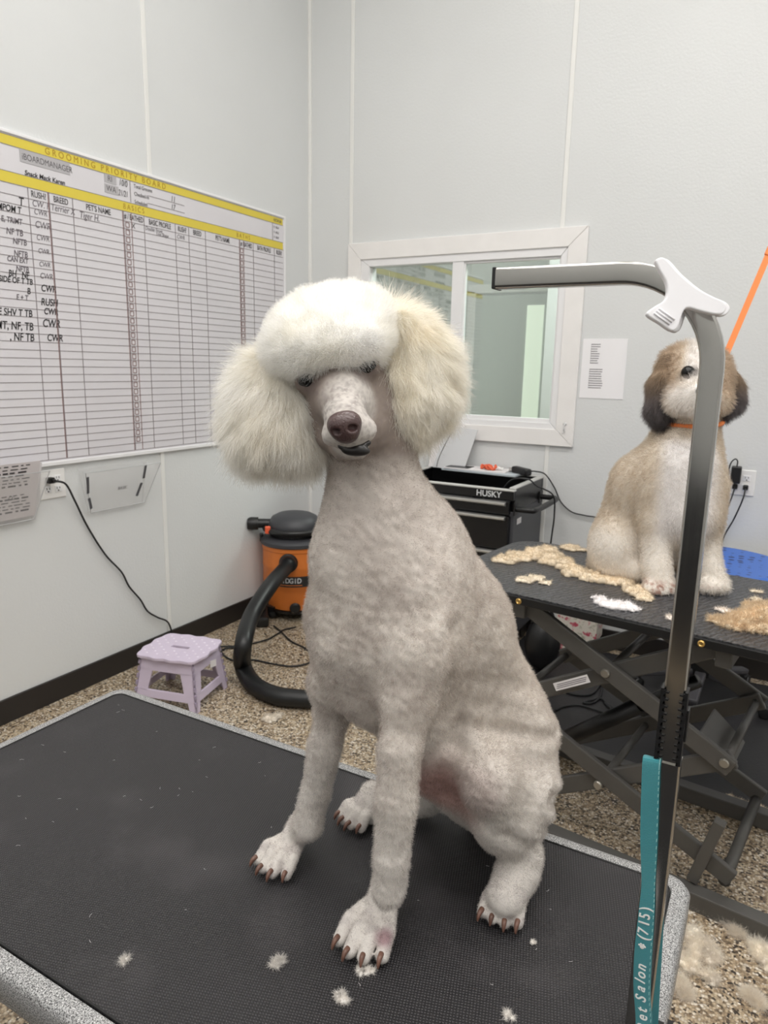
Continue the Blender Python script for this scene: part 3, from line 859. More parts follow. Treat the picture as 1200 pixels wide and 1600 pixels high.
MB().tube(spline(cp, 8), .0045, 8).build('floor_cord', M['cord'], vac, smooth=True)
cpts = [(.055, -1.825, .944), (.055, -1.78, .925), (.025, -1.72, .84), (.014, -1.66, .72), (.014, -1.58, .58), (.016, -1.50, .48), (.014, -1.46, .40), (.014, -1.40, .32), (.014, -1.36, .25), (.014, -1.30, .20), (.020, -1.24, .155), (.03, -1.215, .06), (.06, -1.20, .012), (.12, -1.14, .006), (.20, -1.06, .006), (.30, -.99, .006)]
pwc = MB().tube(spline(cpts, 8), .0042, 8).build('power_cord', M['cord'], vac, smooth=True)
MB().box((.026, -1.828, .945), (.030, .026, .024)).box((.046, -1.826, .944), (.02, .014, .014)).build('plug', M['black'], pwc, bevel=.004)

# ================================================================== BACK WALL
nt_ = empty('wall_notice', (1.755, 0, 1.285), 'white printed notice sheet taped to the back wall beside the window', 'paper notice')
MB().box((1.755, -.0015, 1.428), (.212, .002, .288)).build('sheet', mat('notice_paper', '#eeedef', .6), nt_)
rr = random.Random(2)
for (z0, a_, b__) in ((1.545, .03, .045), (1.425, .055, .068)):
    nl = MB()
    for i in range(9): w_ = rr.uniform(a_, b__); nl.box((1.69 + w_/2, -.003, z0 - i*.0112), (w_, .001, .0034))
    nl.box((1.6915, -.0028, z0 - 4*.0112), (.0006, .0008, 8.5*.0112))
    nl.build('printed_lines', M['ink_grey'], nt_)

so2 = socket_plate((2.418, 0, .928), (1, 0, 0), (0, -1, 0), 'white double wall socket on the back wall behind the tan dog')
ad = empty('power_adapter', (2.395, -.02, .96), 'black box power adapter plugged into the back wall socket', 'power adapter')
MB().box((2.396, -.03, .965), (.042, .04, .078)).build('adapter_body', M['black'], ad, bevel=.005)
MB().tube(spline([(2.396, -.04, 1.002), (2.396, -.045, 1.03), (2.382, -.03, 1.035), (2.365, -.015, 1.0), (2.36, -.012, .9), (2.35, -.012, .75), (2.34, -.012, .5)], 8), .003, 8).build('adapter_cord', M['cord'], ad, smooth=True)
for (x, pts, lb) in ((2.397, [(2.397, -.03, .905), (2.39, -.05, .86), (2.365, -.03, .76), (2.33, -.02, .65), (2.30, -.012, .5), (2.28, -.012, .35)], 'black plug and cord in the lower left outlet of the back wall socket'),
                     (2.441, [(2.441, -.03, .905), (2.437, -.05, .86), (2.41, -.03, .76), (2.375, -.02, .66), (2.372, -.012, .55), (2.37, -.012, .35)], 'black plug and cord in the lower right outlet of the back wall socket')):
    pc = empty('charging_lead', (x, -.02, .9), lb, 'cord')
    MB().box((x, -.018, .909), (.022, .026, .022)).build('plug', M['black'], pc, bevel=.004)
    MB().tube(spline(pts, 8), .0035, 8).build('cable', M['cord'], pc, smooth=True)

# ------------------------------------------------------------------ tool cart
M['cartblack'] = mat('gloss_black_steel', '#0e0e10', .28)
M['cartgrey'] = mat('charcoal_steel', '#45464a', .45)
M['alu'] = mat('brushed_aluminium', '#d6d6d3', .3, metal=.85)
M['alutrim'] = mat('pale_tray_lip', '#c9c9c6', .35, metal=.3)
CX0, CX1, CY0, CY1, CZ = .850, 1.505, -.50, -.035, .865
ct = empty('tool_cart', ((CX0+CX1)/2, (CY0+CY1)/2, 0), 'black steel tool cart with silver drawer handles under the window', 'tool cart')
MB().box(((CX0+CX1)/2, (CY0+CY1)/2+.01, .435), (CX1-CX0, CY1-CY0-.02, .65)).build('cabinet', M['cartgrey'], ct, bevel=.004)
tp = MB()
tp.box(((CX0+CX1)/2, CY0+.012, .838), (CX1-CX0, .024, .044)); tp.box(((CX0+CX1)/2, CY1-.012, .815), (CX1-CX0, .024, .11))
tp.box((CX0+.012, (CY0+CY1)/2, .815), (.024, CY1-CY0-.05, .11)); tp.box((CX1-.012, (CY0+CY1)/2, .815), (.024, CY1-CY0-.05, .11))
tp.box(((CX0+CX1)/2, (CY0+CY1)/2, .770), (CX1-CX0-.04, CY1-CY0-.04, .012))
tp.build('top_tray', M['cartblack'], ct, bevel=.003)
lp = MB()
lp.box(((CX0+CX1)/2, CY0+.012, .863), (CX1-CX0+.01, .034, .008)); lp.box(((CX0+CX1)/2, CY1-.012, .874), (CX1-CX0+.01, .030, .008))
lp.box((CX1-.012, (CY0+CY1)/2, .872), (.032, CY1-CY0-.03, .008)); lp.box((CX0+.012, (CY0+CY1)/2, .872), (.032, CY1-CY0-.03, .008))
lp.build('tray_lip', M['alutrim'], ct, bevel=.003)
dz = [(.748, .812), (.578, .742), (.33, .574), (.12, .326)]
for i, (z0, z1) in enumerate(dz):
    d = MB().box(((CX0+CX1)/2, CY0+.006, (z0+z1)/2), (CX1-CX0-.03, .03, z1-z0-.004)).build('drawer', M['cartblack'], ct, bevel=.003)
    zh = z1-.012
    h = MB(); h.prism([(CX0+.03, CY0-.009, zh-.012), (CX0+.03, CY0-.030, zh-.004), (CX0+.03, CY0-.030, zh+.008), (CX0+.03, CY0-.009, zh+.012)], (CX1-CX0-.06, 0, 0)); h.build('drawer_handle', M['alu'], d, bevel=.002)
text('lettering', 'HUSKY', .040, (CX1-.185, CY0-.0125+.011, .838), (1, 0, 0), UP, M['silver_ink'], ct, 1.0, off=.0008)
sh = MB(); z_ = .775
sh.tube(spline([(CX1, CY0+.03, z_), (CX1+.07, CY0+.03, z_), (CX1+.095, CY0+.07, z_), (CX1+.095, CY1-.10, z_+.0), (CX1+.075, CY1-.05, z_), (CX1, CY1-.04, z_)], 8), .014, 12)
sh.build('side_handle', M['black'], ct, smooth=True)
bh = MB(); bh.box((CX1+.004, CY0+.03, z_), (.008, .05, .06)); bh.box((CX1+.004, CY1-.045, z_), (.008, .05, .06)); bh.build('handle_bracket', M['black'], ct, bevel=.002)
MB().box((CX1+.001, CY0+.10, .705), (.002, .06, .028)).build('side_sticker', M['paper'], ct)
for (x, y) in ((CX0+.05, CY0+.06), (CX1-.05, CY0+.06), (CX0+.05, CY1-.06), (CX1-.05, CY1-.06)):
    w = MB(); w.lathe([(.045, -.014), (.05, -.010), (.05, .010), (.045, .014)], (x, y, .05), 20, Matrix.Rotation(math.radians(90), 3, 'Y')); w.box((x, y, .092), (.05, .06, .012)); w.build('caster', M['black'], ct)

# things lying in and on the cart tray
def sheet_on(name, label, cat, corners, th, mt, grp=None):
    o = MB().prism(corners, (0, 0, th)).build(name, mt); tag(o, label, cat, grp); return o
TZ = .8795
mg = empty('magazine_stack', (1.25, -.12, TZ), 'flat stack of magazines and papers across the back of the tool cart', 'magazines')
sheet_ = MB(); sheet_.box((1.20, -.115, TZ+.006), (.42, .15, .010), Matrix.Rotation(-.05, 3, 'Z')); sheet_.build('lower_magazine', mat('magazine_blue_grey', '#b8c0c6', .4), mg, bevel=.001)
MB().box((1.17, -.11, TZ+.0150), (.34, .14, .006), Matrix.Rotation(.03, 3, 'Z')).build('upper_magazine', M['paper'], mg)
MB().box((1.07, -.125, TZ+.0190), (.13, .09, .002), Matrix.Rotation(.03, 3, 'Z')).build('dark_cover', M['black'], mg)
rb = empty('ribbon_bundle', (1.26, -.12, .9015), 'crumpled orange-red and white ribbon bundle on the magazines on the tool cart', 'ribbons')
rbm = MB(); rr = random.Random(9)
for i in range(7):
    c = Vector((1.235 + rr.uniform(-.03, .03), -.11 + rr.uniform(-.03, .03), .9115)); a = rr.uniform(0, 3)
    rbm.tube(spline([c + Vector((math.cos(a+t)*.022, math.sin(a+t)*.014, .008*math.sin(3*t))) for t in (0, 1.2, 2.4, 3.6, 4.8)], 5), .006, 6)
rbm.build('orange_loops', mat('orange_red_ribbon', '#d8603e', .6), rb, smooth=True)
rbm = MB()
for i in range(4):
    c = Vector((1.285 + rr.uniform(-.02, .02), -.12 + rr.uniform(-.02, .02), .9095)); a = rr.uniform(0, 3)
    rbm.tube(spline([c + Vector((math.cos(a+t)*.018, math.sin(a+t)*.012, .005*math.sin(3*t))) for t in (0, 1.2, 2.4, 3.6)], 5), .005, 6)
rbm.build('white_loops', M['white'], rb, smooth=True)
cl = empty('hair_clipper', (1.41, -.12, TZ), 'black electric hair clipper on the back right corner of the tool cart', 'clipper')
MB().bar((1.36, -.09, TZ+.028), (1.46, -.14, TZ+.022), .045, .036).build('clipper_body', M['black'], cl, bevel=.01)
MB().bar((1.345, -.083, TZ+.028), (1.362, -.091, TZ+.028), .040, .018).build('clipper_blade', M['alu'], cl, bevel=.001)
cc = [(1.46, -.14, TZ+.03), (1.485, -.12, TZ+.03), (1.52, -.06, TZ+.01), (1.56, -.02, .82), (1.60, -.014, .745), (1.66, -.014, .70), (1.73, -.014, .69), (1.80, -.014, .68), (1.90, -.014, .60), (2.0, -.014, .45)]
MB().tube(spline([tuple(p) for p in cc], 8), .0035, 8).build('clipper_cord', M['cord'], cl, smooth=True)
hc_ = empty('hanging_cord', (1.50, -.3, .8), 'black cord hanging over the right side of the tool cart', 'cord')
MB().tube(spline([(1.36, -.30, .795), (1.42, -.30, .88), (1.50, -.285, .892), (1.545, -.27, .86), (1.62, -.25, .82), (1.625, -.22, .72), (1.615, -.20, .62), (1.60, -.18, .52), (1.56, -.17, .40)], 8), .004, 8).build('cable', M['cord'], hc_, smooth=True)
tw = empty('folded_towel', (1.04, -.30, .776), 'rolled dark towel lying in the front tray of the tool cart', 'towel')
MB().tube(spline([(.88, -.34, .80), (1.0, -.32, .808), (1.12, -.33, .803), (1.22, -.33, .80)], 6), .026, 12).build('towel_roll', mat('charcoal_towel', '#3a3b3f', .9, bump=.5, bscale=300), tw, smooth=True)
cbm = MB()
cbm.box((1.30, -.43, .806), (.05, .035, .06), Matrix.Rotation(.4, 3, 'Z')); cbm.box((1.36, -.43, .800), (.03, .04, .05), Matrix.Rotation(-.3, 3, 'Z'))
tag(cbm.build('clipper_blades', M['darkgrey'], bevel=.004), 'dark clipper attachments standing in the front tray of the tool cart', 'clipper attachments')
# white boards / papers standing on the cart against the wall
wb_ = empty('paper_folders', (.98, -.07, TZ), 'white folders and papers leaning on the back wall on the tool cart, under the window', 'folders')
for (x0, x1, zt, yb, yt, mt, k) in ((.865, 1.03, 1.135, -.085, -.035, M['paper'], .02), (.90, 1.085, 1.11, -.10, -.050, mat('folder_grey_white', '#d0d1d3', .5), .05)):
    MB().prism([(x0, yb, TZ), (x1, yb, TZ), (x1+k, yt, zt-.015), (x0+k, yt, zt)], (0, -.004, 0)).build('folder', mt, wb_)
MB().tube(spline([(1.04, -.11, 1.14), (1.02, -.112, 1.10), (1.0, -.115, 1.06), (.97, -.118, 1.0), (.94, -.12, .93), (.93, -.12, .885)], 6), .002, 6).build('folder_cord', M['cord'], wb_)
# ================================================================== SECOND GROOMING TABLE
T2O = np.array([1.935, -1.655]); T2A = math.radians(7.5)
T2D = np.array([math.cos(T2A), -math.sin(T2A)]); T2N = np.array([math.sin(T2A), math.cos(T2A)])
def T2(u, v, z): p = T2O + T2D*u + T2N*v; return Vector((p[0], p[1], z))
T2H = 0.77
M['t2top'], nt, b = new_mat('black_textured_tabletop')
b.inputs['Base Color'].default_value = rgba('#37383b'); b.inputs['Roughness'].default_value = .34
tc = nt.nodes.new('ShaderNodeTexCoord'); mp = nt.nodes.new('ShaderNodeMapping'); mp.inputs['Rotation'].default_value = (0, 0, .5)
nt.links.new(tc.outputs['Object'], mp.inputs[0])
wv = nt.nodes.new('ShaderNodeTexWave'); wv.inputs['Scale'].default_value = 18; wv.inputs['Distortion'].default_value = 5; wv.inputs['Detail'].default_value = 1; wv.inputs['Detail Scale'].default_value = 4
nt.links.new(mp.outputs[0], wv.inputs['Vector'])
rp = ramp(nt, [(0, '#2b2c2f'), (1, '#4a4b4e')]); nt.links.new(wv.outputs['Fac'], rp.inputs['Fac']); nt.links.new(rp.outputs['Color'], b.inputs['Base Color'])
bp = nt.nodes.new('ShaderNodeBump'); bp.inputs['Strength'].default_value = .5; bp.inputs['Distance'].default_value = .004
nt.links.new(wv.outputs['Fac'], bp.inputs['Height']); nt.links.new(bp.outputs['Normal'], b.inputs['Normal'])
M['gunmetal'] = mat('gunmetal_paint', '#54524f', .42, metal=.15, noise=.08, nscale=12)
M['bolt'] = mat('zinc_bolt', '#a9a59c', .35, metal=.8)
M['brass'] = mat('brass_screw', '#c8a664', .3, metal=.9)
gt = empty('scissor_lift_table', T2(.3, .3, 0), 'black topped grooming table on a dark grey scissor lift frame, standing under the tan dog', 'grooming table')
U0, U1, V0, V1 = -.300, .92, -.030, .625
def rrect(u0, u1, v0, v1, r, n=8):
    out = []
    for (cu, cv, a0) in ((u1-r, v1-r, 0), (u0+r, v1-r, 90), (u0+r, v0+r, 180), (u1-r, v0+r, 270)):
        for k in range(n+1):
            a = math.radians(a0 + 90*k/n); out.append((cu + r*math.cos(a), cv + r*math.sin(a)))
    return out
MB().prism([T2(u, v, T2H-.004) for u, v in rrect(U0+.004, U1-.004, V0+.004, V1-.004, .10)], (0, 0, .004)).build('textured_top', M['t2top'], gt)
MB().prism([T2(u, v, T2H-.030) for u, v in rrect(U0, U1, V0, V1, .10)], (0, 0, .0255)).build('edge_trim', M['black'], gt, bevel=.003)
for (u, z) in ((.008, T2H-.018), (.512, T2H-.018)):
    MB().lathe([(.009, 0), (.009, .003), (.006, .005), (.004, .003), (.001, .003)], T2(u, V0, z), 14, Matrix.Rotation(-T2A, 3, 'Z') @ Matrix.Rotation(math.radians(90), 3, 'X')).build('brass_screw', M['brass'], gt)
def link(u0, z0, u1, z1, v, name='scissor_arm', w=.052, t=.018, ext=.02):
    a = T2(u0, v, z0); b_ = T2(u1, v, z1); d = (b_-a).normalized(); a -= d*ext; b_ += d*ext
    nrm_ = Vector((T2N[0], T2N[1], 0)); up = nrm_.cross(d)
    return MB().bar(a, b_, t, w, up).build(name, M['gunmetal'], gt, bevel=.004)
def bolt(u, z, v, r=.013):
    MB().lathe([(r, 0), (r, .006), (r*.8, .010), (.001, .010)], T2(u, v, z), 14, Matrix.Rotation(-T2A, 3, 'Z') @ Matrix.Rotation(math.radians(90), 3, 'X')).build('bolt', M['bolt'], gt)
for (v, s_) in ((.035, 1), (.50, -1)):
    vo, vi = v, v + .022*s_
    link(-.01, .728, .590, .418, vo); link(.560, .735, -.03, .405, vi)
    link(.590, .418, -.02, .070, vi); link(-.03, .405, .625, .105, vo)
    for (u, z, vv) in ((.262, .580, vo), (.590, .425, vo), (.270, .232, vo), (-.03, .405, vo)): bolt(u, z, (vv-.010) if s_ > 0 else vv-.012)
for (u, z) in ((-.01, .71), (.56, .71)): MB().box(T2(u, .27, z), (.04, .52, .05), Matrix.Rotation(-T2A, 3, 'Z')).build('top_bracket', M['gunmetal'], gt, bevel=.003)
for (u, z) in ((.590, .418), (-.03, .405), (.262, .58), (.27, .232)): MB().tube([T2(u, .045, z), T2(u, .50, z)], .012, 10).build('cross_rod', M['gunmetal'], gt, smooth=True)
for (u, z) in ((-.02, .062), (.625, .085)): MB().tube([T2(u, .03, z), T2(u, .52, z)], .016, 10).build('cross_rod', M['gunmetal'], gt, smooth=True)
for v in (-.005, .50):
    rl_ = MB(); rl_.box(T2(.37, v, .048), (1.30, .045, .010), Matrix.Rotation(-T2A, 3, 'Z')); rl_.box(T2(.37, v-.02, .026), (1.30, .006, .05), Matrix.Rotation(-T2A, 3, 'Z')); rl_.box(T2(.37, v+.02, .026), (1.30, .006, .05), Matrix.Rotation(-T2A, 3, 'Z'))
    rl_.build('base_rail', M['gunmetal'], gt, bevel=.002)
for u in (-.24, .98): MB().box(T2(u, .25, .026), (.05, .46, .045), Matrix.Rotation(-T2A, 3, 'Z')).build('base_crossbar', M['gunmetal'], gt, bevel=.003)
# gas actuator and its bracket
MB().tube([T2(.02, .26, .16), T2(.30, .26, .40)], .026, 16).build('actuator_cylinder', M['black'], gt, smooth=True)
MB().tube([T2(.29, .26, .392), T2(.46, .26, .53)], .020, 16).build('actuator_rod', M['cartblack'], gt, smooth=True)
MB().box(T2(.55, .20, .40), (.12, .20, .008), Matrix.Rotation(-T2A, 3, 'Z') @ Matrix.Rotation(.7, 3, 'Y')).build('actuator_bracket', M['gunmetal'], gt, bevel=.003)
MB().bar(T2(.60, .02, .26), T2(.55, .02, .06), .03, .03).build('safety_strut', M['gunmetal'], gt, bevel=.003)
stk = MB(); a = T2(.115, .0245, .492); b_ = T2(.215, .0245, .550); d = (b_-a).normalized(); stk.bar(a, b_, .001, .024, Vector((T2N[0], T2N[1], 0)).cross(d)); stk.build('arm_sticker', M['paper'], gt)
stk = MB()
for k in (-.006, 0, .006):
    a = T2(.122, .0238, .492+.004+k); b_ = T2(.208, .0238, .542+.004+k); stk.bar(a, b_, .0006, .0022, Vector((T2N[0], T2N[1], 0)).cross((b_-a).normalized()))
stk.build('sticker_print', M['ink_grey'], gt)

# black mat, chair, boxes and cables behind/below the scissor table
matm = mat('black_floor_mat', '#232224', .5, bump=.3, bscale=120, noise=.1, nscale=5)
tag(MB().box((2.75, -.62, .006), (2.55, 1.06, .012)).build('floor_mat', matm, bevel=.004), 'large black rubber mat on the floor behind the scissor table', 'floor mat')
ch = empty('rolling_stool', (2.37, -.32, .012), 'rolling stool with blue perforated seat and black star base behind the second table', 'rolling stool')
cb_ = Vector((2.37, -.36, 0))
MB().lathe([(.045, .11), (.048, .13), (.05, .30), (.055, .302), (.055, .312), (.048, .312), (.045, .30), (.001, .30)], cb_, 24).build('column_sleeve', M['black'], ch, smooth=False)
MB().tube([cb_ + Vector((0, 0, .28)), cb_ + Vector((0, 0, .60))], .022, 16).build('gas_lift', M['black'], ch, smooth=True)
for k in range(5):
    a = math.radians(-20 - 72*k)
    e_ = cb_ + Vector((math.cos(a)*.27, math.sin(a)*.27, .085))
    lg = MB(); lg.bar(cb_ + Vector((math.cos(a)*.03, math.sin(a)*.03, .125)), e_, .045, .028); l_o = lg.build('base_leg', mat('leg_grey', '#454447', .5) if k == 0 else bpy.data.materials['leg_grey'], ch, bevel=.008)
    cm = MB(); cm.lathe([(.02, -.020), (.026, -.018), (.026, -.003), (.018, -.002), (.018, .002), (.026, .003), (.026, .018), (.02, .020)], e_ + Vector((.005, 0, -.047)), 16, Matrix.Rotation(a+.5, 3, 'Z') @ Matrix.Rotation(math.radians(90), 3, 'X')); cm.ball(e_ + Vector((0, 0, -.030)), (.020, .020, .022))
    cm.build('caster', M['black'], l_o, smooth=True)
bluem, nt, b = new_mat('blue_perforated_rubber'); b.inputs['Roughness'].default_value = .45
tc = nt.nodes.new('ShaderNodeTexCoord'); vo = nt.nodes.new('ShaderNodeTexVoronoi'); vo.inputs['Scale'].default_value = 26; vo.inputs['Randomness'].default_value = .25
nt.links.new(tc.outputs['Object'], vo.inputs['Vector'])
rp = ramp(nt, [(0, '#16306f'), (.36, '#16306f'), (.44, '#3f6fc6'), (1, '#3f6fc6')]); nt.links.new(vo.outputs['Distance'], rp.inputs['Fac']); nt.links.new(rp.outputs['Color'], b.inputs['Base Color'])
SE = cb_ + Vector((0, 0, .60))
MB().lathe([(.001, 0), (.27, 0), (.285, .01), (.285, .028), (.27, .036), (.001, .030)], SE, 48, sx=1.05).build('seat', bluem, ch, smooth=False)

fl = empty('tissue_box', (1.755, -.17, .012), 'white octagonal box with pink floral print behind the scissor frame', 'box')
flm, nt, b = new_mat('pink_floral_paper'); b.inputs['Roughness'].default_value = .6
tc = nt.nodes.new('ShaderNodeTexCoord'); vo = nt.nodes.new('ShaderNodeTexNoise'); vo.inputs['Scale'].default_value = 38; vo.inputs['Detail'].default_value = 3
nt.links.new(tc.outputs['Object'], vo.inputs['Vector'])
rp = ramp(nt, [(.3, '#a9a692'), (.42, '#ddd6ca'), (.56, '#ddd6ca'), (.62, '#c4707a'), (.72, '#b8455a')]); nt.links.new(vo.outputs['Fac'], rp.inputs['Fac']); nt.links.new(rp.outputs['Color'], b.inputs['Base Color'])
pts = [(-.10, 0), (.07, 0), (.13, .07), (.13, .19), (.07, .26), (-.06, .26), (-.10, .22)]
MB().prism([(1.755+.9*x, -.20, .02+z) for x, z in pts], (0, .14, 0)).build('floral_carton', flm, fl, bevel=.004)
MB().box((1.76, -.2015, .235), (.07, .003, .016)).build('white_label', M['paper'], fl)
bb = empty('equipment_bag', (1.68, -.47, .012), 'black bag on the mat behind the big white dog', 'bag')
MB().ball((1.68, -.47, .142), (.085, .08, .13), nu=20).build('bag_body', M['black'], bb, smooth=True)
MB().tube(spline([(1.63, -.49, .24), (1.65, -.50, .32), (1.71, -.49, .32), (1.73, -.46, .24)], 6), .008, 8).build('bag_handle', M['cord'], bb, smooth=True)
kb = empty('cable_bundle', (2.0, -.62, .012), 'tangle of black cables on the floor mat under the scissor table', 'cables')
kp = [on_z(x, y, .017) for x, y in ((885, 1082), (905, 1086), (925, 1084), (938, 1070), (941, 1066), (938, 1088), (926, 1098), (912, 1098), (925, 1094), (940, 1092), (955, 1108), (945, 1098), (975, 1115), (1000, 1112), (1060, 1108))]
MB().tube(spline(kp, 8), .005, 8).build('cable', M['cord'], kb, smooth=True)
kp = [on_z(x, y, .017) for x, y in ((868, 1110), (880, 1104), (905, 1102), (940, 1112), (990, 1128), (1040, 1125))]
MB().tube(spline(kp, 8), .004, 8).build('cable', M['cord'], kb, smooth=True)

# orange grooming loop hanging from above the frame down to the tan dog's neck
M['orange_web'] = mat('orange_webbing', '#f08a4a', .6, bump=.3, bscale=600)

# ================================================================== TAN DOG
E2 = 2.14
def A2(px, py, d=0.0): return at_depth(px, py, E2 + d)
furm = fur_material('dog_hair', .8, .5)
skinm = fur_material('dog_undercoat', .85, 0.0, False)
def hexc(h): return np.array(lin(h))
sc2 = Sculpt((1.72, -1.60, T2H-.01), (2.72, -.80, 1.62), .0068)
# body: pelvis, back, chest, neck
sc2.cap(A2(985, 850, .20), A2(1010, 760, .10), .115, .112, .05)
sc2.cap(A2(1016, 765, .10), A2(1066, 715, .04), .105, .090, .04)
sc2.cap(A2(1062, 740, .02), A2(1070, 800, .0), .125, .105, .05)
sc2.cap(A2(1070, 690, .05), A2(1078, 640, .03), .098, .088, .04)
sc2.cap(A2(1062, 820, .06), A2(1000, 860, .18), .09, .10, .04)
# haunch and rear paw on the left, sat down
sc2.ell(A2(965, 852, .14), (.088, .105, .115), None, .04)
sc2.cap(A2(960, 885, .12), A2(1005, 893, .05), .042, .032, .03)
sc2.cap(A2(940, 885, .20), A2(975, 888, .16), .045, .04, .03)
# far haunch between the front legs
sc2.cap(A2(1085, 850, .20), A2(1072, 888, .10), .06, .035, .03)
# front legs
for (x0, x1, x2, yb, rl) in ((1022, 1026, 1030, 915, 1.0), (1104, 1108, 1116, 910, .84)):
    sc2.cap(A2(x0+8, 760, .0), A2(x0+2, 815, .0), .058*rl, .043*rl, .03)
    sc2.cap(A2(x0+2, 815, .0), A2(x1, 885, -.01), .044*rl, .038*rl, .02)
    sc2.cap(A2(x1, 885, -.01), A2(x2, yb-4, -.02), .038*rl, .040*rl, .02)
    for k in (-1.35, -.45, .45, 1.35):
        sc2.cap(A2(x2 + k*10, yb+0, -.035), A2(x2 + k*11, yb+8, -.055 + abs(k)*.012), .020, .019, .006)
# head
HC = A2(1083, 600, .02)
sc2.ell(HC, (.108, .100, .098), None, .03)
sc2.ell(A2(1083, 572, .04), (.100, .09, .068), None, .03)
sc2.cap(A2(1083, 612, -.05), A2(1089, 622, -.115), .068, .050, .025)
sc2.ell(A2(1063, 626, -.075), (.044, .042, .044), None, .012)
sc2.ell(A2(1116, 626, -.075), (.046, .044, .044), None, .012)
sc2.ell(A2(1074, 582, -.080), (.026, .026, .030), None, .012, sub=True); sc2.ell(A2(1113, 583, -.075), (.026, .026, .030), None, .012, sub=True)
sc2.flat(T2H+.001)
V2, F2 = sc2.net(); V2 = relax(V2, F2, 3)
fwd2 = -RC[:, 2].copy(); fwd2[2] = 0; fwd2 = nrm(fwd2); rt2 = nrm(np.cross(fwd2, [0, 0, 1.0])) * -1   # toward the lens / to the right in view
fwd2 = nrm((CAM - HC)*[1, 1, 0]); rt2 = np.array([-fwd2[1], fwd2[0], 0.0])
CH = A2(1072, 760, 0)
def smooth(a, b, x): t = np.clip((x-a)/(b-a), 0, 1); return t*t*(3-2*t)
def tint2(P):
    n1 = wob(P, .06, 5); n2 = wob(P, .02, 6)
    tan = hexc('#e2d8ca'); tan_d = hexc('#d3c5b3'); cream = hexc('#f0eae2'); white = hexc('#efebe7'); grey = hexc('#9a8f89'); brown = hexc('#a58f78')
    a = np.clip(.5 + .35*n1 + .15*n2, 0, 1)[:, None]
    C = tan*(1-a) + tan_d*a
    # white chest bib, in the dog's own frame
    s = (P - CH) @ rt2; h = P[:, 2] - CH[2]
    ch = smooth(.11, .05, np.abs(s - .005) ) * smooth(-.32, -.20, h) * smooth(.17, .12, h) * smooth(-.02, .05, (P-CH) @ fwd2)
    C = C*(1-ch[:, None]) + hexc('#e9e5e3')*ch[:, None]
    lg = smooth(.20, .12, P[:, 2]-T2H) * smooth(-.10, -.02, (P - A2(1070, 880, 0)) @ fwd2)
    C = C*(1-lg[:, None]) + cream*lg[:, None]
    toe = smooth(.055, .025, P[:, 2]-T2H) * smooth(.02, .06, (P - A2(1070, 915, 0)) @ fwd2) * smooth(-.2, .5, n2)
    C = C*(1-.75*toe[:, None]) + hexc('#a6715c')*.75*toe[:, None]
    # face: white muzzle and blaze, tan brows
    hd = smooth(1.24, 1.30, P[:, 2])
    s = (P - HC) @ rt2; h = P[:, 2] - HC[2]; ff = (P - HC) @ fwd2
    mz = np.maximum(smooth(.075, .035, np.hypot((s-.0)*.8, h+.045)) * smooth(.0, .04, ff), smooth(.045, .02, np.abs(s-.005))*smooth(-.02, .02, h))*hd
    sd = (hd*smooth(.03, .07, np.abs(s-.005))*smooth(-.10, .0, h))[:, None]*.7
    C = C*(1-sd) + hexc('#c3ae97')*sd
    C = C*(1-mz[:, None]) + white*mz[:, None]
    br = np.maximum(smooth(.040, .020, np.linalg.norm(P - A2(1075, 582, -.085), axis=1)), smooth(.040, .020, np.linalg.norm(P - A2(1112, 583, -.08), axis=1)))
    C = C*(1-.8*br[:, None]) + hexc('#5b4a40')*.8*br[:, None]
    bw = (smooth(.035, .015, np.linalg.norm(P - A2(1050, 606, -.06), axis=1))*smooth(-.1, .5, n2))[:, None]*.5*hd[:, None]
    return C*(1-bw) + hexc('#b09a84')*bw
dog2 = empty('tan_dog', tuple(A2(1040, 915, .05)), 'tan and white dog with grey ears sitting on the scissor table by the wall', 'dog')
dog2.location.z = T2H
body2 = net_mesh('body', V2, F2, skinm, dog2, tint2(V2)*.9)
def dir2(P, n): 
    g = np.array([0, 0, -1.0]); t = g - n*(n@g)[:, None]
    return n*.75 + t*.6 + np.stack([wob(P, .03, 11), wob(P, .03, 12), wob(P, .03, 13)], 1)*.35
fur('coat', V2, F2, 90000, lambda P, n: .013 + .009*smooth(1.28, 1.34, P[:, 2]) , .00075, furm, dog2, dir2, tint2, keep=lambda P: smooth(T2H-.001, T2H+.02, P[:, 2]) + .1)
# ears
def ear2(pts, seed, name):
    lo = np.min([p[0] for p in pts], 0) - .08; hi = np.max([p[0] for p in pts], 0) + .08
    s = Sculpt(lo, hi, .006)
    for i in range(len(pts)-1): s.cap(pts[i][0], pts[i+1][0], pts[i][1], pts[i+1][1], .02)
    V, F = s.net(); V = relax(V, F, 2)
    top = pts[0][0][2]; bot = pts[-1][0][2]
    def tn(P):
        t = smooth(top-.03, bot+.03, P[:, 2])[:, None]; t2 = smooth(bot+.02, bot-.03, P[:, 2])[:, None]
        return (hexc('#a9957f')*(1-t) + hexc('#807a7b')*t)*(1-.6*t2)
    o = net_mesh(name, V, F, skinm, dog2, tn(V)*.85)
    dn = nrm(pts[-1][0] - pts[0][0])
    fur('ear_feathering', V, F, 14000, lambda P, n: np.full(len(P), .035), .0007, furm, o, lambda P, n: dn*1.0 + n*.25 + np.stack([wob(P, .04, seed), wob(P, .04, seed+1), wob(P, .04, seed+2)], 1)*.18, tn, npt=5)
ear2([(A2(1047, 562, .03), .028), (A2(1034, 600, .01), .034), (A2(1032, 636, .0), .034), (A2(1036, 652, 0), .026)], 20, 'ear')
ear2([(A2(1118, 560, .03), .028), (A2(1140, 600, .02), .030), (A2(1143, 622, .01), .028), (A2(1128, 640, 0), .020)], 30, 'ear')
eyem = mat('dog_eye_black', '#0b0a0b', .16, spec=.4)
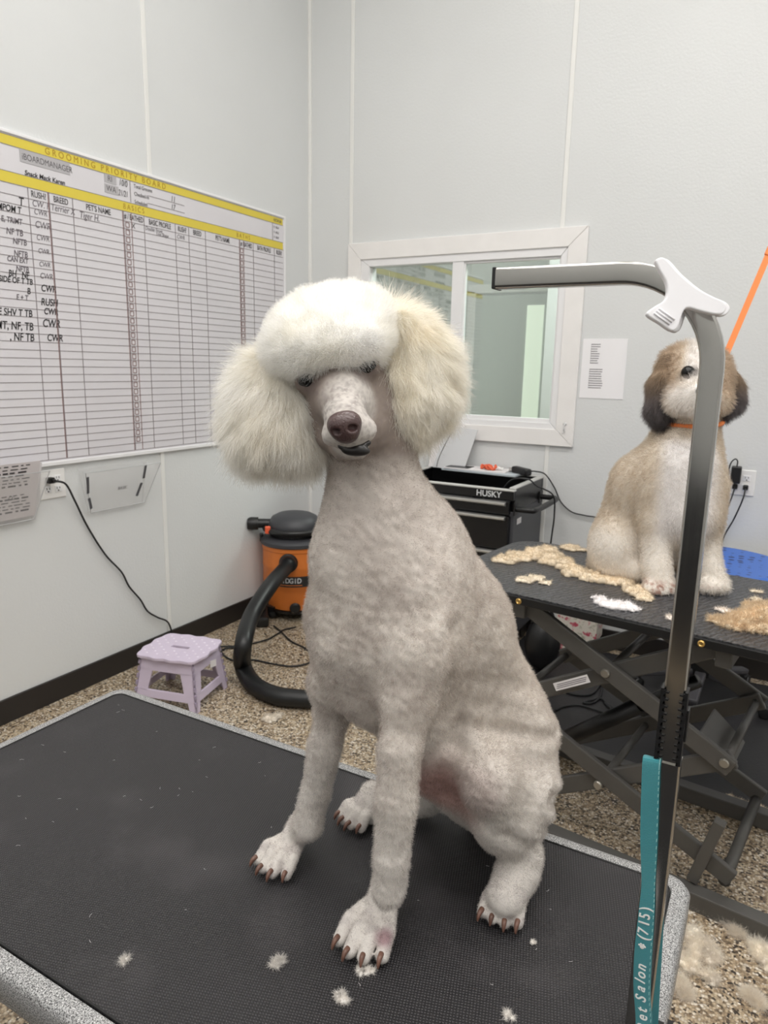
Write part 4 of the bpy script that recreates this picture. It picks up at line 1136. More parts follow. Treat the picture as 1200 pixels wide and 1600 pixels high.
nosem = mat('dog_nose_black', '#1a1617', .3)
MB().ball(A2(1075, 582, -.066), (.020, .020, .020)).build('eye', eyem, dog2, smooth=True)
MB().ball(A2(1112, 583, -.058), (.020, .020, .020)).build('eye', eyem, dog2, smooth=True)
MB().ball(A2(1100, 612, -.165), (.022, .018, .017)).build('nose', nosem, dog2, smooth=True)
# collar loop and the tether up out of the frame
# the second table's own arm, standing outside the frame on the right, carries the tether
pb0 = Vector(A2(1206, 385, .10)); top_ = pb0 + (pb0 - Vector(A2(1098, 640, .16)))*.6
am_ = bpy.data.objects.new('grooming_arm', None); am_.location = T2(.86, .58, T2H); sc.collection.objects.link(am_); keep_parent(am_, gt)
q0 = T2(.86, .58, T2H-.05)
MB().tube([q0, Vector((q0.x, q0.y, top_.z + .04))], .012, 12).build('post', M['cartgrey'], am_, smooth=True)
MB().tube([Vector((q0.x, q0.y, top_.z + .03)), Vector((top_.x-.05*(q0.x-top_.x), top_.y-.05*(q0.y-top_.y), top_.z + .03))], .012, 12).build('crossbar', M['cartgrey'], am_, smooth=True)
MB().tube([top_ + Vector((0, .0, .03)), top_ + Vector((0, 0, -.01))], .005, 8).build('ring', M['bolt'], am_, smooth=True)
cl2 = empty('orange_tether', tuple(A2(1085, 662, 0)), 'orange webbing tether rising from the tan dog collar to the upper right', 'tether')
cen = A2(1076, 657, .035)
MB().tube([tuple(cen + rt2*.096*math.cos(t) + fwd2*.094*math.sin(t) + np.array([0, 0, -.012*math.sin(t)])) for t in np.linspace(0, 2*math.pi, 40, endpoint=False)], .007, 8, closed=True).build('neck_loop', M['orange_web'], cl2, smooth=True)
pa = Vector(A2(1098, 640, .16)); pb = Vector(A2(1206, 385, .10)); pc_ = pb + (pb-pa)*.6
MB().bar(pa, pc_, .019, .003, tuple(fwd2)).build('webbing_strap', M['orange_web'], cl2)
MB().bar(pb + (pa-pb)*.055, pb + (pa-pb)*.0, .024, .010, tuple(fwd2)).build('cord_lock', M['orange_web'], cl2, bevel=.003)

# ------------------------------------------------------------------ fur clippings
clipm = fur_material('clipped_fur_hair', .9, .15); clipb = fur_material('clipped_fur', .9, 0, False)
def clump(name, label, blobs, base_z, col, group=None, nh=1500, hl=.012, cat='fur clippings', hr=.0006, lift=.35, kind=None, res=.0032, core=True, ks=.0025, qm=(.006, .013), rnd=.8):
    """soft lumpy heap: blobs = (x, y, radius, height)"""
    xs = [b_[0] for b_ in blobs]; ys = [b_[1] for b_ in blobs]; R = max(b_[2] for b_ in blobs)*1.5; Hm = max(b_[3] for b_ in blobs)
    s = Sculpt((min(xs)-R, min(ys)-R, base_z-.012), (max(xs)+R, max(ys)+R, base_z+Hm*2+.02), res)
    rg = np.random.default_rng(abs(hash(label)) % 1000 if False else len(label)*7 + len(blobs))
    for (x, y, r, h) in blobs:
        n = max(4, int(r/.0045))
        if core: s.ell((x, y, base_z + h*.2), (r*.72, r*.62, h*.6), None, .005)
        for _ in range(n*3):
            a = rg.uniform(0, 6.28); d = r*math.sqrt(rg.uniform(.05, 1)); q = min(rg.uniform(.18, .34)*r, rg.uniform(*qm))
            s.ell((x + d*math.cos(a), y + d*math.sin(a), base_z + h*rg.uniform(.1, .7)*(1.1-d/r*.7)), (q*rg.uniform(.8, 1.6), q, max(.003, min(q, h*.6))), None, ks)
    s.flat(base_z + .0006)
    V, F = s.net(); V = relax(V, F, 1)
    base = hexc(col)
    def tn(P): n1 = wob(P, .03, 3); return base[None, :] * (1 + .12*n1[:, None])
    o = net_mesh(name, V, F, clipb, None, tn(V)); tag(o, label, cat, group, kind)
    if nh: fur('loose_hairs', V, F, nh, lambda P, n: np.full(len(P), hl), hr, clipm, o, lambda P, n: n*lift + np.array([0,0,.1]) + RNG.normal(size=P.shape)*rnd, tn, npt=6, curl=.9)
    return o
def px_blobs(L, z): return [(on_z(x, y, z)[0], on_z(x, y, z)[1], r, h) for x, y, r, h in L]
clump('fur_pile', 'long cream heap of curly clippings across the left end of the scissor table', px_blobs([(790, 876, .045, .018), (815, 872, .05, .02), (838, 868, .05, .03), (860, 876, .055, .035), (880, 884, .05, .03), (900, 897, .05, .028), (925, 905, .045, .022), (950, 908, .04, .02), (972, 912, .04, .022), (995, 925, .035, .022), (1002, 934, .03, .018), (855, 862, .04, .02)], T2H), T2H, '#e0d1b9', nh=16000, cat='fur clippings')
clump('fur_clump', 'small cream clump in front of the long heap on the scissor table', px_blobs([(820, 908, .028, .012), (838, 905, .025, .012), (855, 912, .02, .008)], T2H), T2H, '#e2d6c2', nh=900)
clump('fur_clump', 'cream clump by the back edge of the scissor table left of the tan dog', px_blobs([(892, 858, .035, .014), (905, 860, .025, .01)], T2H), T2H, '#e0d1b9', nh=900)
clump('fur_clump', 'white fluffy clump on the front edge of the scissor table', px_blobs([(945, 944, .03, .014), (965, 948, .035, .018), (985, 953, .025, .012), (935, 935, .02, .008)], T2H), T2H, '#f0ecec', nh=1400)
clump('fur_clump', 'tiny white tuft on the scissor table just left of the metal post', px_blobs([(1046, 966, .015, .008)], T2H), T2H, '#e8dfd6', nh=200)
clump('fur_clump', 'small white tuft below the right front paw of the tan dog', px_blobs([(1128, 954, .02, .008), (1140, 957, .015, .007)], T2H), T2H, '#e6dcd2', nh=300)
clump('fur_pile', 'big fluffy golden heap of clippings at the right end of the scissor table', px_blobs([(1122, 972, .025, .012), (1145, 978, .035, .02), (1170, 978, .05, .055), (1195, 980, .06, .07), (1190, 968, .05, .06), (1172, 950, .025, .015), (1215, 980, .06, .05)], T2H), T2H, '#e3d0b4', nh=14000, hl=.018)
clump('fur_clump', 'thin trail of pale tufts behind the golden heap on the scissor table', px_blobs([(1181, 938, .016, .009), (1180, 925, .014, .008), (1187, 926, .01, .006)], T2H), T2H, '#e8dcc8', nh=300)
clump('fur_clump', 'beige clump lying on the mat inside the scissor frame', px_blobs([(930, 1188, .04, .02), (950, 1194, .04, .02), (970, 1200, .035, .015)], .012), .012, '#ddcfba', nh=1500)
clump('fur_clump', 'beige clump along the front edge of the black floor mat', px_blobs([(1135, 1252, .03, .02), (1155, 1258, .03, .025), (1180, 1266, .035, .02), (1195, 1272, .03, .02)], .012), .012, '#d8c8b2', nh=1500)
for lb, L in (('greyish fluff on the floor at the right corner of the near table', [(1092, 1418, 0.0217, 0.0200), (1110, 1425, 0.0155, 0.0150)]),
              ('large pale fluff cloud on the pebbled floor beside the near table', [(1088, 1470, 0.0310, 0.0300), (1098, 1490, 0.0341, 0.0350), (1080, 1510, 0.0279, 0.0250), (1108, 1530, 0.0186, 0.0150)]),
              ('round pale fluff ball at the right edge of the pebbled floor', [(1190, 1490, 0.0279, 0.0300), (1198, 1506, 0.0248, 0.0300)]),
              ('loose beige wisps on the floor right of the near table corner', [(1150, 1455, 0.0186, 0.0150), (1172, 1450, 0.0217, 0.0200), (1135, 1440, 0.0155, 0.0120)]),
              ('thin curled wisp on the floor under the near table edge', [(1062, 1540, 0.0136, 0.0120), (1070, 1555, 0.0112, 0.0100)]),
              ('small pale fluff low on the pebbled floor', [(1172, 1560, 0.0124, 0.0100), (1185, 1568, 0.0112, 0.0080)])):
    clump('fluff_clump', lb, px_blobs(L, .001), .001, '#f6efe4', nh=2200*len(L), hl=.026, lift=.3, hr=.00024, res=.0022, core=False, qm=(.003, .008), rnd=1.0)
clump('fluff_clump', 'small white tuft on the pebbled floor near the vacuum hose', px_blobs([(422, 1124, .03, .014), (432, 1121, .02, .01)], .001), .001, '#e4dcd0', nh=900, hl=.02)
# ================================================================== NEAR GROOMING TABLE
TH = 0.69
TX0, TX1, TY0, TY1 = 1.298, 2.515, -3.195, -2.585
def hammertone(name):
    mt, nt, b = new_mat(name)
    tc = nt.nodes.new('ShaderNodeTexCoord')
    n = nt.nodes.new('ShaderNodeTexNoise'); n.inputs['Scale'].default_value = 620; n.inputs['Detail'].default_value = 2
    nt.links.new(tc.outputs['Object'], n.inputs['Vector'])
    r = ramp(nt, [(.34, '#3f3f40'), (.46, '#8d8d8d'), (.56, '#b4b4b4'), (.70, '#dedede')]); nt.links.new(n.outputs['Fac'], r.inputs['Fac'])
    nt.links.new(r.outputs['Color'], b.inputs['Base Color']); b.inputs['Metallic'].default_value = .35; b.inputs['Roughness'].default_value = .42
    bp = nt.nodes.new('ShaderNodeBump'); bp.inputs['Strength'].default_value = .4; bp.inputs['Distance'].default_value = .001
    nt.links.new(n.outputs['Fac'], bp.inputs['Height']); nt.links.new(bp.outputs['Normal'], b.inputs['Normal'])
    return mt
M['hammer'] = hammertone('silver_hammertone')
rub, nt, b = new_mat('black_dotted_rubber')
b.inputs['Roughness'].default_value = .45
tc = nt.nodes.new('ShaderNodeTexCoord'); mp = nt.nodes.new('ShaderNodeMapping'); mp.inputs['Rotation'].default_value = (0, 0, math.radians(28))
nt.links.new(tc.outputs['Object'], mp.inputs[0])
sx = nt.nodes.new('ShaderNodeSeparateXYZ'); nt.links.new(mp.outputs[0], sx.inputs[0])
def mnode(op, a, b_=None, v=None):
    q = nt.nodes.new('ShaderNodeMath'); q.operation = op
    nt.links.new(a, q.inputs[0])
    if b_ is not None: nt.links.new(b_, q.inputs[1])
    if v is not None: q.inputs[1].default_value = v
    return q.outputs[0]
per = 2*math.pi/0.0052
cx_ = mnode('SINE', mnode('MULTIPLY', sx.outputs[0], v=per)); cy_ = mnode('SINE', mnode('MULTIPLY', sx.outputs[1], v=per))
pr_ = mnode('MULTIPLY', cx_, cy_)
st = mnode('SMOOTHSTEP' if False else 'MAXIMUM', pr_, v=0.0)
bp = nt.nodes.new('ShaderNodeBump'); bp.inputs['Strength'].default_value = .7; bp.inputs['Distance'].default_value = .0012
nt.links.new(st, bp.inputs['Height']); nt.links.new(bp.outputs['Normal'], b.inputs['Normal'])
rp = nt.nodes.new('ShaderNodeValToRGB'); rp.color_ramp.elements[0].color = rgba('#1c1b1d'); rp.color_ramp.elements[1].color = rgba('#454346'); rp.color_ramp.elements[0].position = .1; rp.color_ramp.elements[1].position = .9
nt.links.new(st, rp.inputs['Fac'])
# faint dusty wear
n = nt.nodes.new('ShaderNodeTexNoise'); n.inputs['Scale'].default_value = 7; n.inputs['Detail'].default_value = 6; nt.links.new(tc.outputs['Object'], n.inputs['Vector'])
r2 = ramp(nt, [(.55, '#000000'), (.8, '#2a2829')]); nt.links.new(n.outputs['Fac'], r2.inputs['Fac'])
ad_ = nt.nodes.new('ShaderNodeMix'); ad_.data_type = 'RGBA'; ad_.blend_type = 'ADD'; ad_.inputs['Factor'].default_value = 1
nt.links.new(rp.outputs['Color'], ad_.inputs['A']); nt.links.new(r2.outputs['Color'], ad_.inputs['B']); nt.links.new(ad_.outputs['Result'], b.inputs['Base Color'])
M['rubber'] = rub
t1 = empty('grooming_table', ((TX0+TX1)/2, (TY0+TY1)/2, 0), 'near grooming table with black dotted rubber mat and silver speckled rim, under the big poodle', 'grooming table')
def rr2(x0, x1, y0, y1, r, z, n=8): return [Vector((a, b_, z)) for a, b_ in rrect(x0, x1, y0, y1, r, n)]
levels = [(0.026, -.004, .020), (0.024, .0, .021), (.010, .0, .026), (.004, -.0025, .030), (.0, -.009, .032), (.0, -.045, .032), (.006, -.052, .030)]
vs = []; fs = []
for (ins_, dz_, r) in levels: vs += rr2(TX0+ins_, TX1-ins_, TY0+ins_, TY1-ins_, r, TH+dz_)
n_ = 36
for k in range(len(levels)-1):
    for i in range(n_): fs.append((k*n_+i, k*n_+(i+1) % n_, (k+1)*n_+(i+1) % n_, (k+1)*n_+i))
fs.append(tuple((len(levels)-1)*n_ + i for i in range(n_)))
shade_angle(MB().add(vs, fs).build('table_rim', M['hammer'], t1), 60)
MB().prism(rr2(TX0+.0265, TX1-.0265, TY0+.0265, TY1-.0265, .019, TH-.006), (0, 0, .0062)).build('rubber_mat', M['rubber'], t1)
em = MB(); pe = rr2(TX0+.0275, TX1-.0275, TY0+.0275, TY1-.0275, .018, TH+.0002); em.tube(pe, .0016, 6, closed=True); em.build('mat_edge', M['black'], t1, smooth=True)
for x in (TX0+.18, TX1-.18):
    for y in (TY0+.09, TY1-.09): MB().bar((x, y, .03), (x, y, TH-.05), .035, .035).build('leg', M['gunmetal'], t1, bevel=.003)
    MB().box((x, (TY0+TY1)/2, .02), (.05, .56, .04)).build('foot_bar', M['gunmetal'], t1, bevel=.003)
MB().box(((TX0+TX1)/2, (TY0+TY1)/2, .16), (TX1-TX0-.38, .04, .04)).build('stretcher', M['gunmetal'], t1, bevel=.003)

# ------------------------------------------------------------------ grooming arm
stl, nt, b = new_mat('scratched_stainless'); b.inputs['Metallic'].default_value = 1; b.inputs['Base Color'].default_value = rgba('#aaa8a4')
tc = nt.nodes.new('ShaderNodeTexCoord'); n = nt.nodes.new('ShaderNodeTexNoise'); n.inputs['Scale'].default_value = 14; n.inputs['Detail'].default_value = 6; nt.links.new(tc.outputs['Object'], n.inputs['Vector'])
mr = nt.nodes.new('ShaderNodeMapRange'); mr.inputs['To Min'].default_value = .09; mr.inputs['To Max'].default_value = .24; nt.links.new(n.outputs['Fac'], mr.inputs['Value']); nt.links.new(mr.outputs[0], b.inputs['Roughness'])
M['steel'] = stl
PX, PY = 2.488, -2.878
ga = bpy.data.objects.new('grooming_arm', None); ga.location = (PX, PY, TH); sc.collection.objects.link(ga); keep_parent(ga, t1); ga['label'] = 'polished square steel grooming arm bent over at the top'
def sqprof(h, r=.003, n=3):
    out = []
    for (sx_, sy_, a0) in ((1, 1, 0), (-1, 1, 90), (-1, -1, 180), (1, -1, 270)):
        for k in range(n+1):
            a = math.radians(a0 + 90*k/n); out.append((sx_*(h-r) + r*math.cos(a), sy_*(h-r) + r*math.sin(a)))
    return out
BR = .088; ZT_ = 1.510; AL = .212
path = [(PX, PY, .86), (PX, PY, 1.0), (PX, PY, 1.2), (PX, PY, ZT_-BR)]
for k in range(1, 15): a = math.radians(90*k/15); path.append((PX - BR + BR*math.cos(a), PY, ZT_ - BR + BR*math.sin(a)))
path += [(PX-BR, PY, ZT_), (PX-AL*.6, PY, ZT_), (PX-AL, PY, ZT_)]
ups = [(0, 1, 0)]*len(path)
tb_ = MB().sweep(path, sqprof(.0103), ups).build('bent_tube', M['steel'], ga); shade_angle(tb_, 50)
MB().box((PX-AL-.0015, PY, ZT_), (.004, .0215, .0215)).build('end_cap', M['black'], ga, bevel=.001)
so = MB().sweep([(PX, PY, TH+.003), (PX, PY, 1.028)], sqprof(.0128), [(0, 1, 0)]*2).build('sleeve', M['steel'], ga); shade_angle(so, 50)
for s_ in (-1, 1):
    tk = MB(); x0 = PX + s_*.0112
    tk.box((x0, PY-.004, 1.068), (.0028, .0165, .080))
    for k in range(10):
        z = 1.034 + k*.0078
        tk.box((x0 - s_*.0030, PY-.0112, z), (.0065, .0022, .0018)); tk.box((x0 - s_*.001, PY-.0110, z), (.004, .003, .004))
    tk.build('toothed_grip', M['black'], ga)
MB().box((PX+.0135, PY, 1.07), (.003, .012, .035)).build('latch_tab', M['black'], ga, bevel=.001)
kc = MB(); kc.box((PX+.008, PY, TH+.0035), (.034, .036, .005)); kc.box((TX1+.004, PY, TH-.035), (.006, .05, .082)); kc.box((PX+.004, PY, TH-.072), (.048, .05, .006)); kc.tube([(PX, PY, TH-.11), (PX, PY, TH-.060)], .006, 10)
kc.build('table_clamp', M['black'], ga)

# white plastic grooming clip hooked over the bend
clipw = empty('section_clip', tuple(at_depth(1075, 450, .645)), 'white plastic hair clip pinched over the bend of the steel grooming arm', 'hair clip')
M['clipwhite'] = mat('satin_white_plastic', '#f0eff2', .35)
def flat_shape(pix, dep, th, name, parent, mt, bev=.0015):
    P = [Vector(at_depth(x, y, dep)) for x, y in pix]
    return MB().prism(P, tuple(RC[:, 2]*th)).build(name, mt, parent, bevel=bev, bseg=3)
def smooth_poly(pts, n=5):
    out = []; N = len(pts)
    for i in range(N):
        p0, p1, p2, p3 = [np.array(pts[(i+k-1) % N], float) for k in range(4)]
        for k in range(n):
            t = k/n; out.append(tuple(.5*((2*p1)+(p2-p0)*t+(2*p0-5*p1+4*p2-p3)*t*t+(-p0+3*p1-3*p2+p3)*t**3)))
    return out
up_ = smooth_poly([(1025, 408), (1029, 403), (1037, 402), (1046, 409), (1062, 427), (1090, 450), (1112, 462), (1130, 470), (1136, 479), (1131, 489), (1118, 491), (1095, 486), (1076, 481), (1068, 487), (1062, 505), (1057, 514), (1048, 516), (1030, 504), (1014, 494), (1012, 487), (1024, 478), (1038, 469), (1043, 456), (1041, 440), (1031, 422)])
flat_shape(up_, .610, .006, 'front_jaw', clipw, M['clipwhite'])
lo_ = [(x+5, y+2) for x, y in up_]
flat_shape(lo_, .648, .006, 'back_jaw', clipw, M['clipwhite'])
spr = MB(); a = Vector(at_depth(1066, 462, .612)); b_ = Vector(at_depth(1066, 462, .652)); spr.tube([a, b_], .0045, 12); spr.build('hinge_pin', M['clipwhite'], clipw, smooth=True)
rd = MB()
for k in range(3):
    a = Vector(at_depth(1022 + 4*k, 489 - 3.6*k, .6095)); b_ = Vector(at_depth(1046 + 4*k, 507 - 3.6*k, .6095)); rd.tube([a, b_], .0009, 6)
rd.build('grip_ridges', M['clipwhite'], clipw, smooth=True)

# teal leash hung over the sleeve
M['teal'], nt, b = new_mat('teal_webbing'); b.inputs['Base Color'].default_value = rgba('#1d7f87'); b.inputs['Roughness'].default_value = .5; b.inputs['Sheen Weight'].default_value = .3
tc = nt.nodes.new('ShaderNodeTexCoord'); wv = nt.nodes.new('ShaderNodeTexWave'); wv.bands_direction = 'Z'; wv.inputs['Scale'].default_value = 260; nt.links.new(tc.outputs['Object'], wv.inputs['Vector'])
bp = nt.nodes.new('ShaderNodeBump'); bp.inputs['Strength'].default_value = .5; bp.inputs['Distance'].default_value = .001; nt.links.new(wv.outputs['Fac'], bp.inputs['Height']); nt.links.new(bp.outputs['Normal'], b.inputs['Normal'])
rp = ramp(nt, [(0, '#15707a'), (1, '#2b8f96')]); nt.links.new(wv.outputs['Fac'], rp.inputs['Fac']); nt.links.new(rp.outputs['Color'], b.inputs['Base Color'])
le = empty('teal_leash', (2.462, -2.88, .72), 'teal nylon leash with white lettering hanging beside the steel grooming arm', 'leash')
def on_y(px, py, y): d = ray(px, py); t = (y - CAM[1])/d[1]; return CAM + t*d
def ribbon(cl_, name, mt, th=.0012):
    """cl_ = (px, py, plane y, half width in m, twist radians)"""
    Lp = []; vs = []
    for (x, y, yy, hw, tw) in cl_:
        p = on_y(x, y, yy); w = np.array([math.cos(tw), math.sin(tw), 0])*hw; nn = np.array([-math.sin(tw), math.cos(tw), 0])*th/2
        Lp.append((p, w, nn))
    for (p, w, nn) in Lp: vs += [p-w-nn, p+w-nn, p+w+nn, p-w+nn]
    fs = []
    for i in range(len(Lp)-1):
        for k in range(4): fs.append((i*4+k, i*4+(k+1) % 4, (i+1)*4+(k+1) % 4, (i+1)*4+k))
    fs += [(0, 1, 2, 3), tuple((len(Lp)-1)*4+k for k in (3, 2, 1, 0))]
    o = MB().add(vs, fs).build(name, mt, le); shade_angle(o, 50); return Lp
def dens(L, n=6):
    A_ = np.array(L, float); out = []
    for i in range(len(A_)-1):
        p0 = A_[max(i-1, 0)]; p1 = A_[i]; p2 = A_[i+1]; p3 = A_[min(i+2, len(A_)-1)]
        for k in range(n):
            t = k/n; out.append(.5*((2*p1)+(p2-p0)*t+(2*p0-5*p1+4*p2-p3)*t*t+(-p0+3*p1-3*p2+p3)*t**3))
    out.append(A_[-1]); return [tuple(q) for q in out]
fr_ = dens([(1026, 1186, -2.880, .0088, .0), (1021, 1183, -2.886, .0088, .05), (1018, 1192, -2.893, .0088, .1), (1016, 1240, -2.895, .0088, .15), (1014, 1310, -2.896, .0086, .2), (1013, 1380, -2.897, .0072, .5), (1010, 1430, -2.899, .0080, .15), (1005, 1490, -2.901, .0090, -.1), (1003, 1545, -2.902, .0092, -.2), (1006, 1600, -2.903, .0085, 0), (1003, 1680, -2.90, .0085, 0)])
RB = ribbon(fr_, 'front_strap', M['teal'])
ribbon(dens([(1026, 1186, -2.880, .0088, 0), (1029, 1190, -2.872, .0088, .3), (1027, 1240, -2.870, .0088, .6), (1026, 1330, -2.872, .0088, .5), (1024, 1430, -2.874, .0088, .3), (1018, 1540, -2.878, .0088, .2), (1012, 1670, -2.88, .0088, 0)]), 'back_strap', M['teal'])
wl = MB()
# running stitch down the right edge of the front strap
for (p, w, nn) in RB[6:]:
    q = p + w*.86 - nn*1.3; wl.box(tuple(q), (.0007, .0006, .0035))
wl.build('edge_stitching', mat('pale_stitch', '#9cc9c8', .6), le)
def strap_point(py):
    best = min(range(len(fr_)), key=lambda i: abs(fr_[i][1]-py)); return RB[best], fr_[best][4]
for body, py, sz in (('(715)', 1468, .0155), ('Pet Salon', 1607, .0160)):
    # letters run up the strap
    cur = py
    for ch_ in body:
        (p, w, nn), tw = strap_point(cur); p2 = on_y(fr_[0][0], cur, fr_[0][2])
        (pB, wB, nB), _ = strap_point(cur-10)
        P_ = np.array([p[0], p[1], on_y(1005, cur, -2.901)[2]]) - w*.18 - nn*1.25
        text('lettering', ch_, sz, tuple(P_), (0.06, 0, 1), tuple(-w/np.linalg.norm(w)), M['white'], le, .9, off=.0002) if ch_ != ' ' else None
        adv = {'l': 7, ' ': 6, '(': 8, ')': 8, '1': 11, 't': 9, 'P': 16, 'S': 15}.get(ch_, 13)
        cur -= adv
(p, w, nn), tw = strap_point(1484)
pw = MB()
for (a_, r_, d_) in ((0, .0022, 0), (.5, .0012, .0032), (1.2, .0012, .0034), (1.95, .0012, .0034), (2.65, .0012, .0032)):
    q = p - w*.18 - nn*1.4 + (nrm(w)*math.cos(a_) + np.array([0, 0, 1])*math.sin(a_))*d_; pw.ball(tuple(q), (r_, .0003, r_))
pw.build('paw_print', M['white'], le)

# ================================================================== THE POODLE
DO = np.array([2.08, -2.935, 0]); DF = nrm([-.45, -.893, 0]); DL = nrm([.893, -.45, 0])
def D(px, py, l):
    """point l metres to the dog's left of its middle plane, seen at (px, py)"""
    d = ray(px, py); t = (l - (CAM - DO) @ DL) / (d @ DL); return CAM + t*d
S = Sculpt((1.84, -3.06, TH-.012), (2.50, -2.50, 1.50), .0030)
# neck and shoulders
S.cap(D(566, 640, .0), D(577, 735, 0), .050, .056, .02)
S.cap(D(577, 735, 0), D(590, 800, 0), .057, .070, .03)
S.cap(D(590, 800, 0), D(612, 870, 0), .072, .100, .04, sq=(DL, 1.12))
S.cap(D(612, 870, 0), D(640, 960, 0), .104, .118, .05, sq=(DL, 1.2))
S.cap(D(547, 880, 0), D(562, 990, 0), .058, .066, .04)
S.cap(D(562, 990, 0), D(585, 1060, 0), .066, .058, .04)
# back
S.cap(D(648, 855, 0), D(703, 980, 0), .068, .088, .04)
S.cap(D(703, 980, 0), D(748, 1100, 0), .090, .092, .05)
S.cap(D(748, 1100, 0), D(772, 1185, .0), .094, .088, .04)
# belly
S.cap(D(612, 1030, 0), D(690, 1150, 0), .070, .072, .05)
S.cap(D(690, 1150, 0), D(760, 1190, 0), .074, .080, .05)
# near foreleg
S.cap(D(655, 930, .055), D(650, 1010, .075), .062, .056, .05)
S.cap(D(650, 1010, .075), D(638, 1085, .09), .052, .037, .03)
S.cap(D(638, 1085, .09), D(625, 1160, .094), .036, .028, .02)
S.cap(D(625, 1160, .094), D(619, 1250, .097), .0285, .0275, .01)
S.cap(D(619, 1250, .097), D(612, 1340, .099), .0275, .0235, .01)
S.cap(D(612, 1340, .099), D(607, 1392, .101), .0235, .0225, .01)
# far foreleg
S.cap(D(535, 960, -.045), D(523, 1060, -.075), .055, .040, .04)
S.cap(D(523, 1060, -.075), D(520, 1110, -.085), .038, .029, .02)
S.cap(D(520, 1110, -.085), D(507, 1170, -.092), .0285, .0265, .01)
S.cap(D(507, 1170, -.092), D(494, 1235, -.098), .0265, .023, .01)
S.cap(D(494, 1235, -.098), D(480, 1290, -.101), .023, .0235, .01)
# near haunch, knee, hock
S.cap(D(800, 1155, .045), D(796, 1235, .085), .078, .070, .04)
S.cap(D(800, 1235, .085), D(790, 1275, .105), .068, .058, .03)
S.ell(D(765, 1225, .115), (.050, .050, .055), None, .03)
S.cap(D(845, 1175, .05), D(842, 1205, .055), .032, .032, .012)
S.cap(D(833, 1236, .085), D(838, 1262, .09), .030, .028, .010)
S.cap(D(765, 1300, .115), D(820, 1312, .115), .026, .028, .012)
S.cap(D(828, 1312, .115), D(812, 1355, .125), .030, .029, .008)
S.cap(D(812, 1355, .125), D(790, 1400, .137), .028, .027, .015)
# far hind leg
S.cap(D(720, 1190, -.04), D(665, 1225, -.095), .065, .040, .03)
S.cap(D(665, 1240, -.095), D(590, 1262, -.130), .034, .026, .02)
# the hind end on the table
S.cap(D(800, 1215, 0), D(790, 1250, -.02), .075, .060, .04)
S.cap(D(690, 1215, .01), D(740, 1245, .02), .045, .045, .03)
claws = []
def paw(heel, tip, w, L_toe=.042, hh=.030, spread=1.0, offs=(-1.5, -.5, .5, 1.5), up=None):
    h = np.array(on_z(*heel, TH+.012)); t = np.array(on_z(*tip, TH+.006))
    d = nrm((t-h)*[1, 1, 0]); s_ = np.array([d[1], -d[0], 0]); L = np.linalg.norm((t-h)[:2])
    S.cap(h - d*.002 + [0, 0, hh*1.05], h + d*L*.36 + [0, 0, hh*.40], .0215*w, .0170*w, .022)
    rg = random.Random(int(heel[0]))
    for i, o in enumerate(offs):
        k = 1 - .11*abs(o)
        a = h + d*(L*.26) + s_*o*.0105*w + [0, 0, hh*.60]
        kn = h + d*(L*.64*k) + s_*o*.0158*w*spread + [0, 0, hh*.50]
        e = h + d*(L*.88*k) + s_*o*.0178*w*spread + [0, 0, .001]
        S.cap(a, kn, .0074*w, .0088*w, .0015); S.cap(kn, e, .0088*w, .0082*w, .002)
        dd = nrm(d + s_*(o*.10 + rg.uniform(-.12, .12)))
        f_ = rg.uniform(.75, 1.1)
        claws.append([e + dd*.003 + np.array([0, 0, .0065]), e + dd*.009*f_ + np.array([0, 0, .0060]), e + dd*.013*f_ + np.array([0, 0, .0018]), e + dd*.0148*f_ + np.array([0, 0, -.0035])])
paw((607, 1412), (546, 1516), 1.12)
paw((470, 1318), (408, 1376), 1.02)
paw((797, 1392), (776, 1455), 1.02, offs=(-1.3, -.4, .5, 1.3))
paw((580, 1264), (537, 1296), 1.02, offs=(-1.3, -.4, .5, 1.3))
# head
HD = at_depth
S.ell(HD(540, 560, .845), (.056, .060, .058), None, .02)
S.cap(HD(528, 592, .815), HD(534, 625, .785), .040, .034, .015)
S.cap(HD(534, 618, .785), HD(543, 668, .733), .0280, .0205, .012)
S.ell(HD(519, 680, .745), (.010, .014, .012), None, .010); S.ell(HD(569, 672, .742), (.013, .016, .013), None, .010)
S.cap(HD(545, 665, .79), HD(556, 706, .748), .023, .0138, .008)
S.cap(HD(505, 620, .825), HD(520, 680, .80), .024, .020, .02); S.cap(HD(590, 610, .825), HD(580, 670, .80), .020, .018, .02)
S.ell(HD(482, 595, .790), (.016, .016, .016), None, .008); S.ell(HD(572, 574, .790), (.016, .016, .016), None, .008)
S.cap(HD(540, 716, .775), HD(566, 660, .86), .016, .04, .02)
# mouth line: a shallow cut between lips and jaw

S.flat(TH+.0006)
VB, FB = S.net(); VB = relax(VB, FB, 2)
NB_ = vert_normals(VB, FB)
zz = VB[:, 2]
# the shaved coat sits close to the frame: trim the trunk, keep the head
fq = (VB - DO) @ DF; lq = (VB - DO) @ DL
legs = smooth(TH+.36, TH+.27, zz)*smooth(-.17, -.12, fq)
low = smooth(TH+.02, TH+.12, zz)
VB = VB - NB_*((.0145*(1-legs) + .0035*legs)*low*smooth(1.335, 1.29, zz))[:, None]
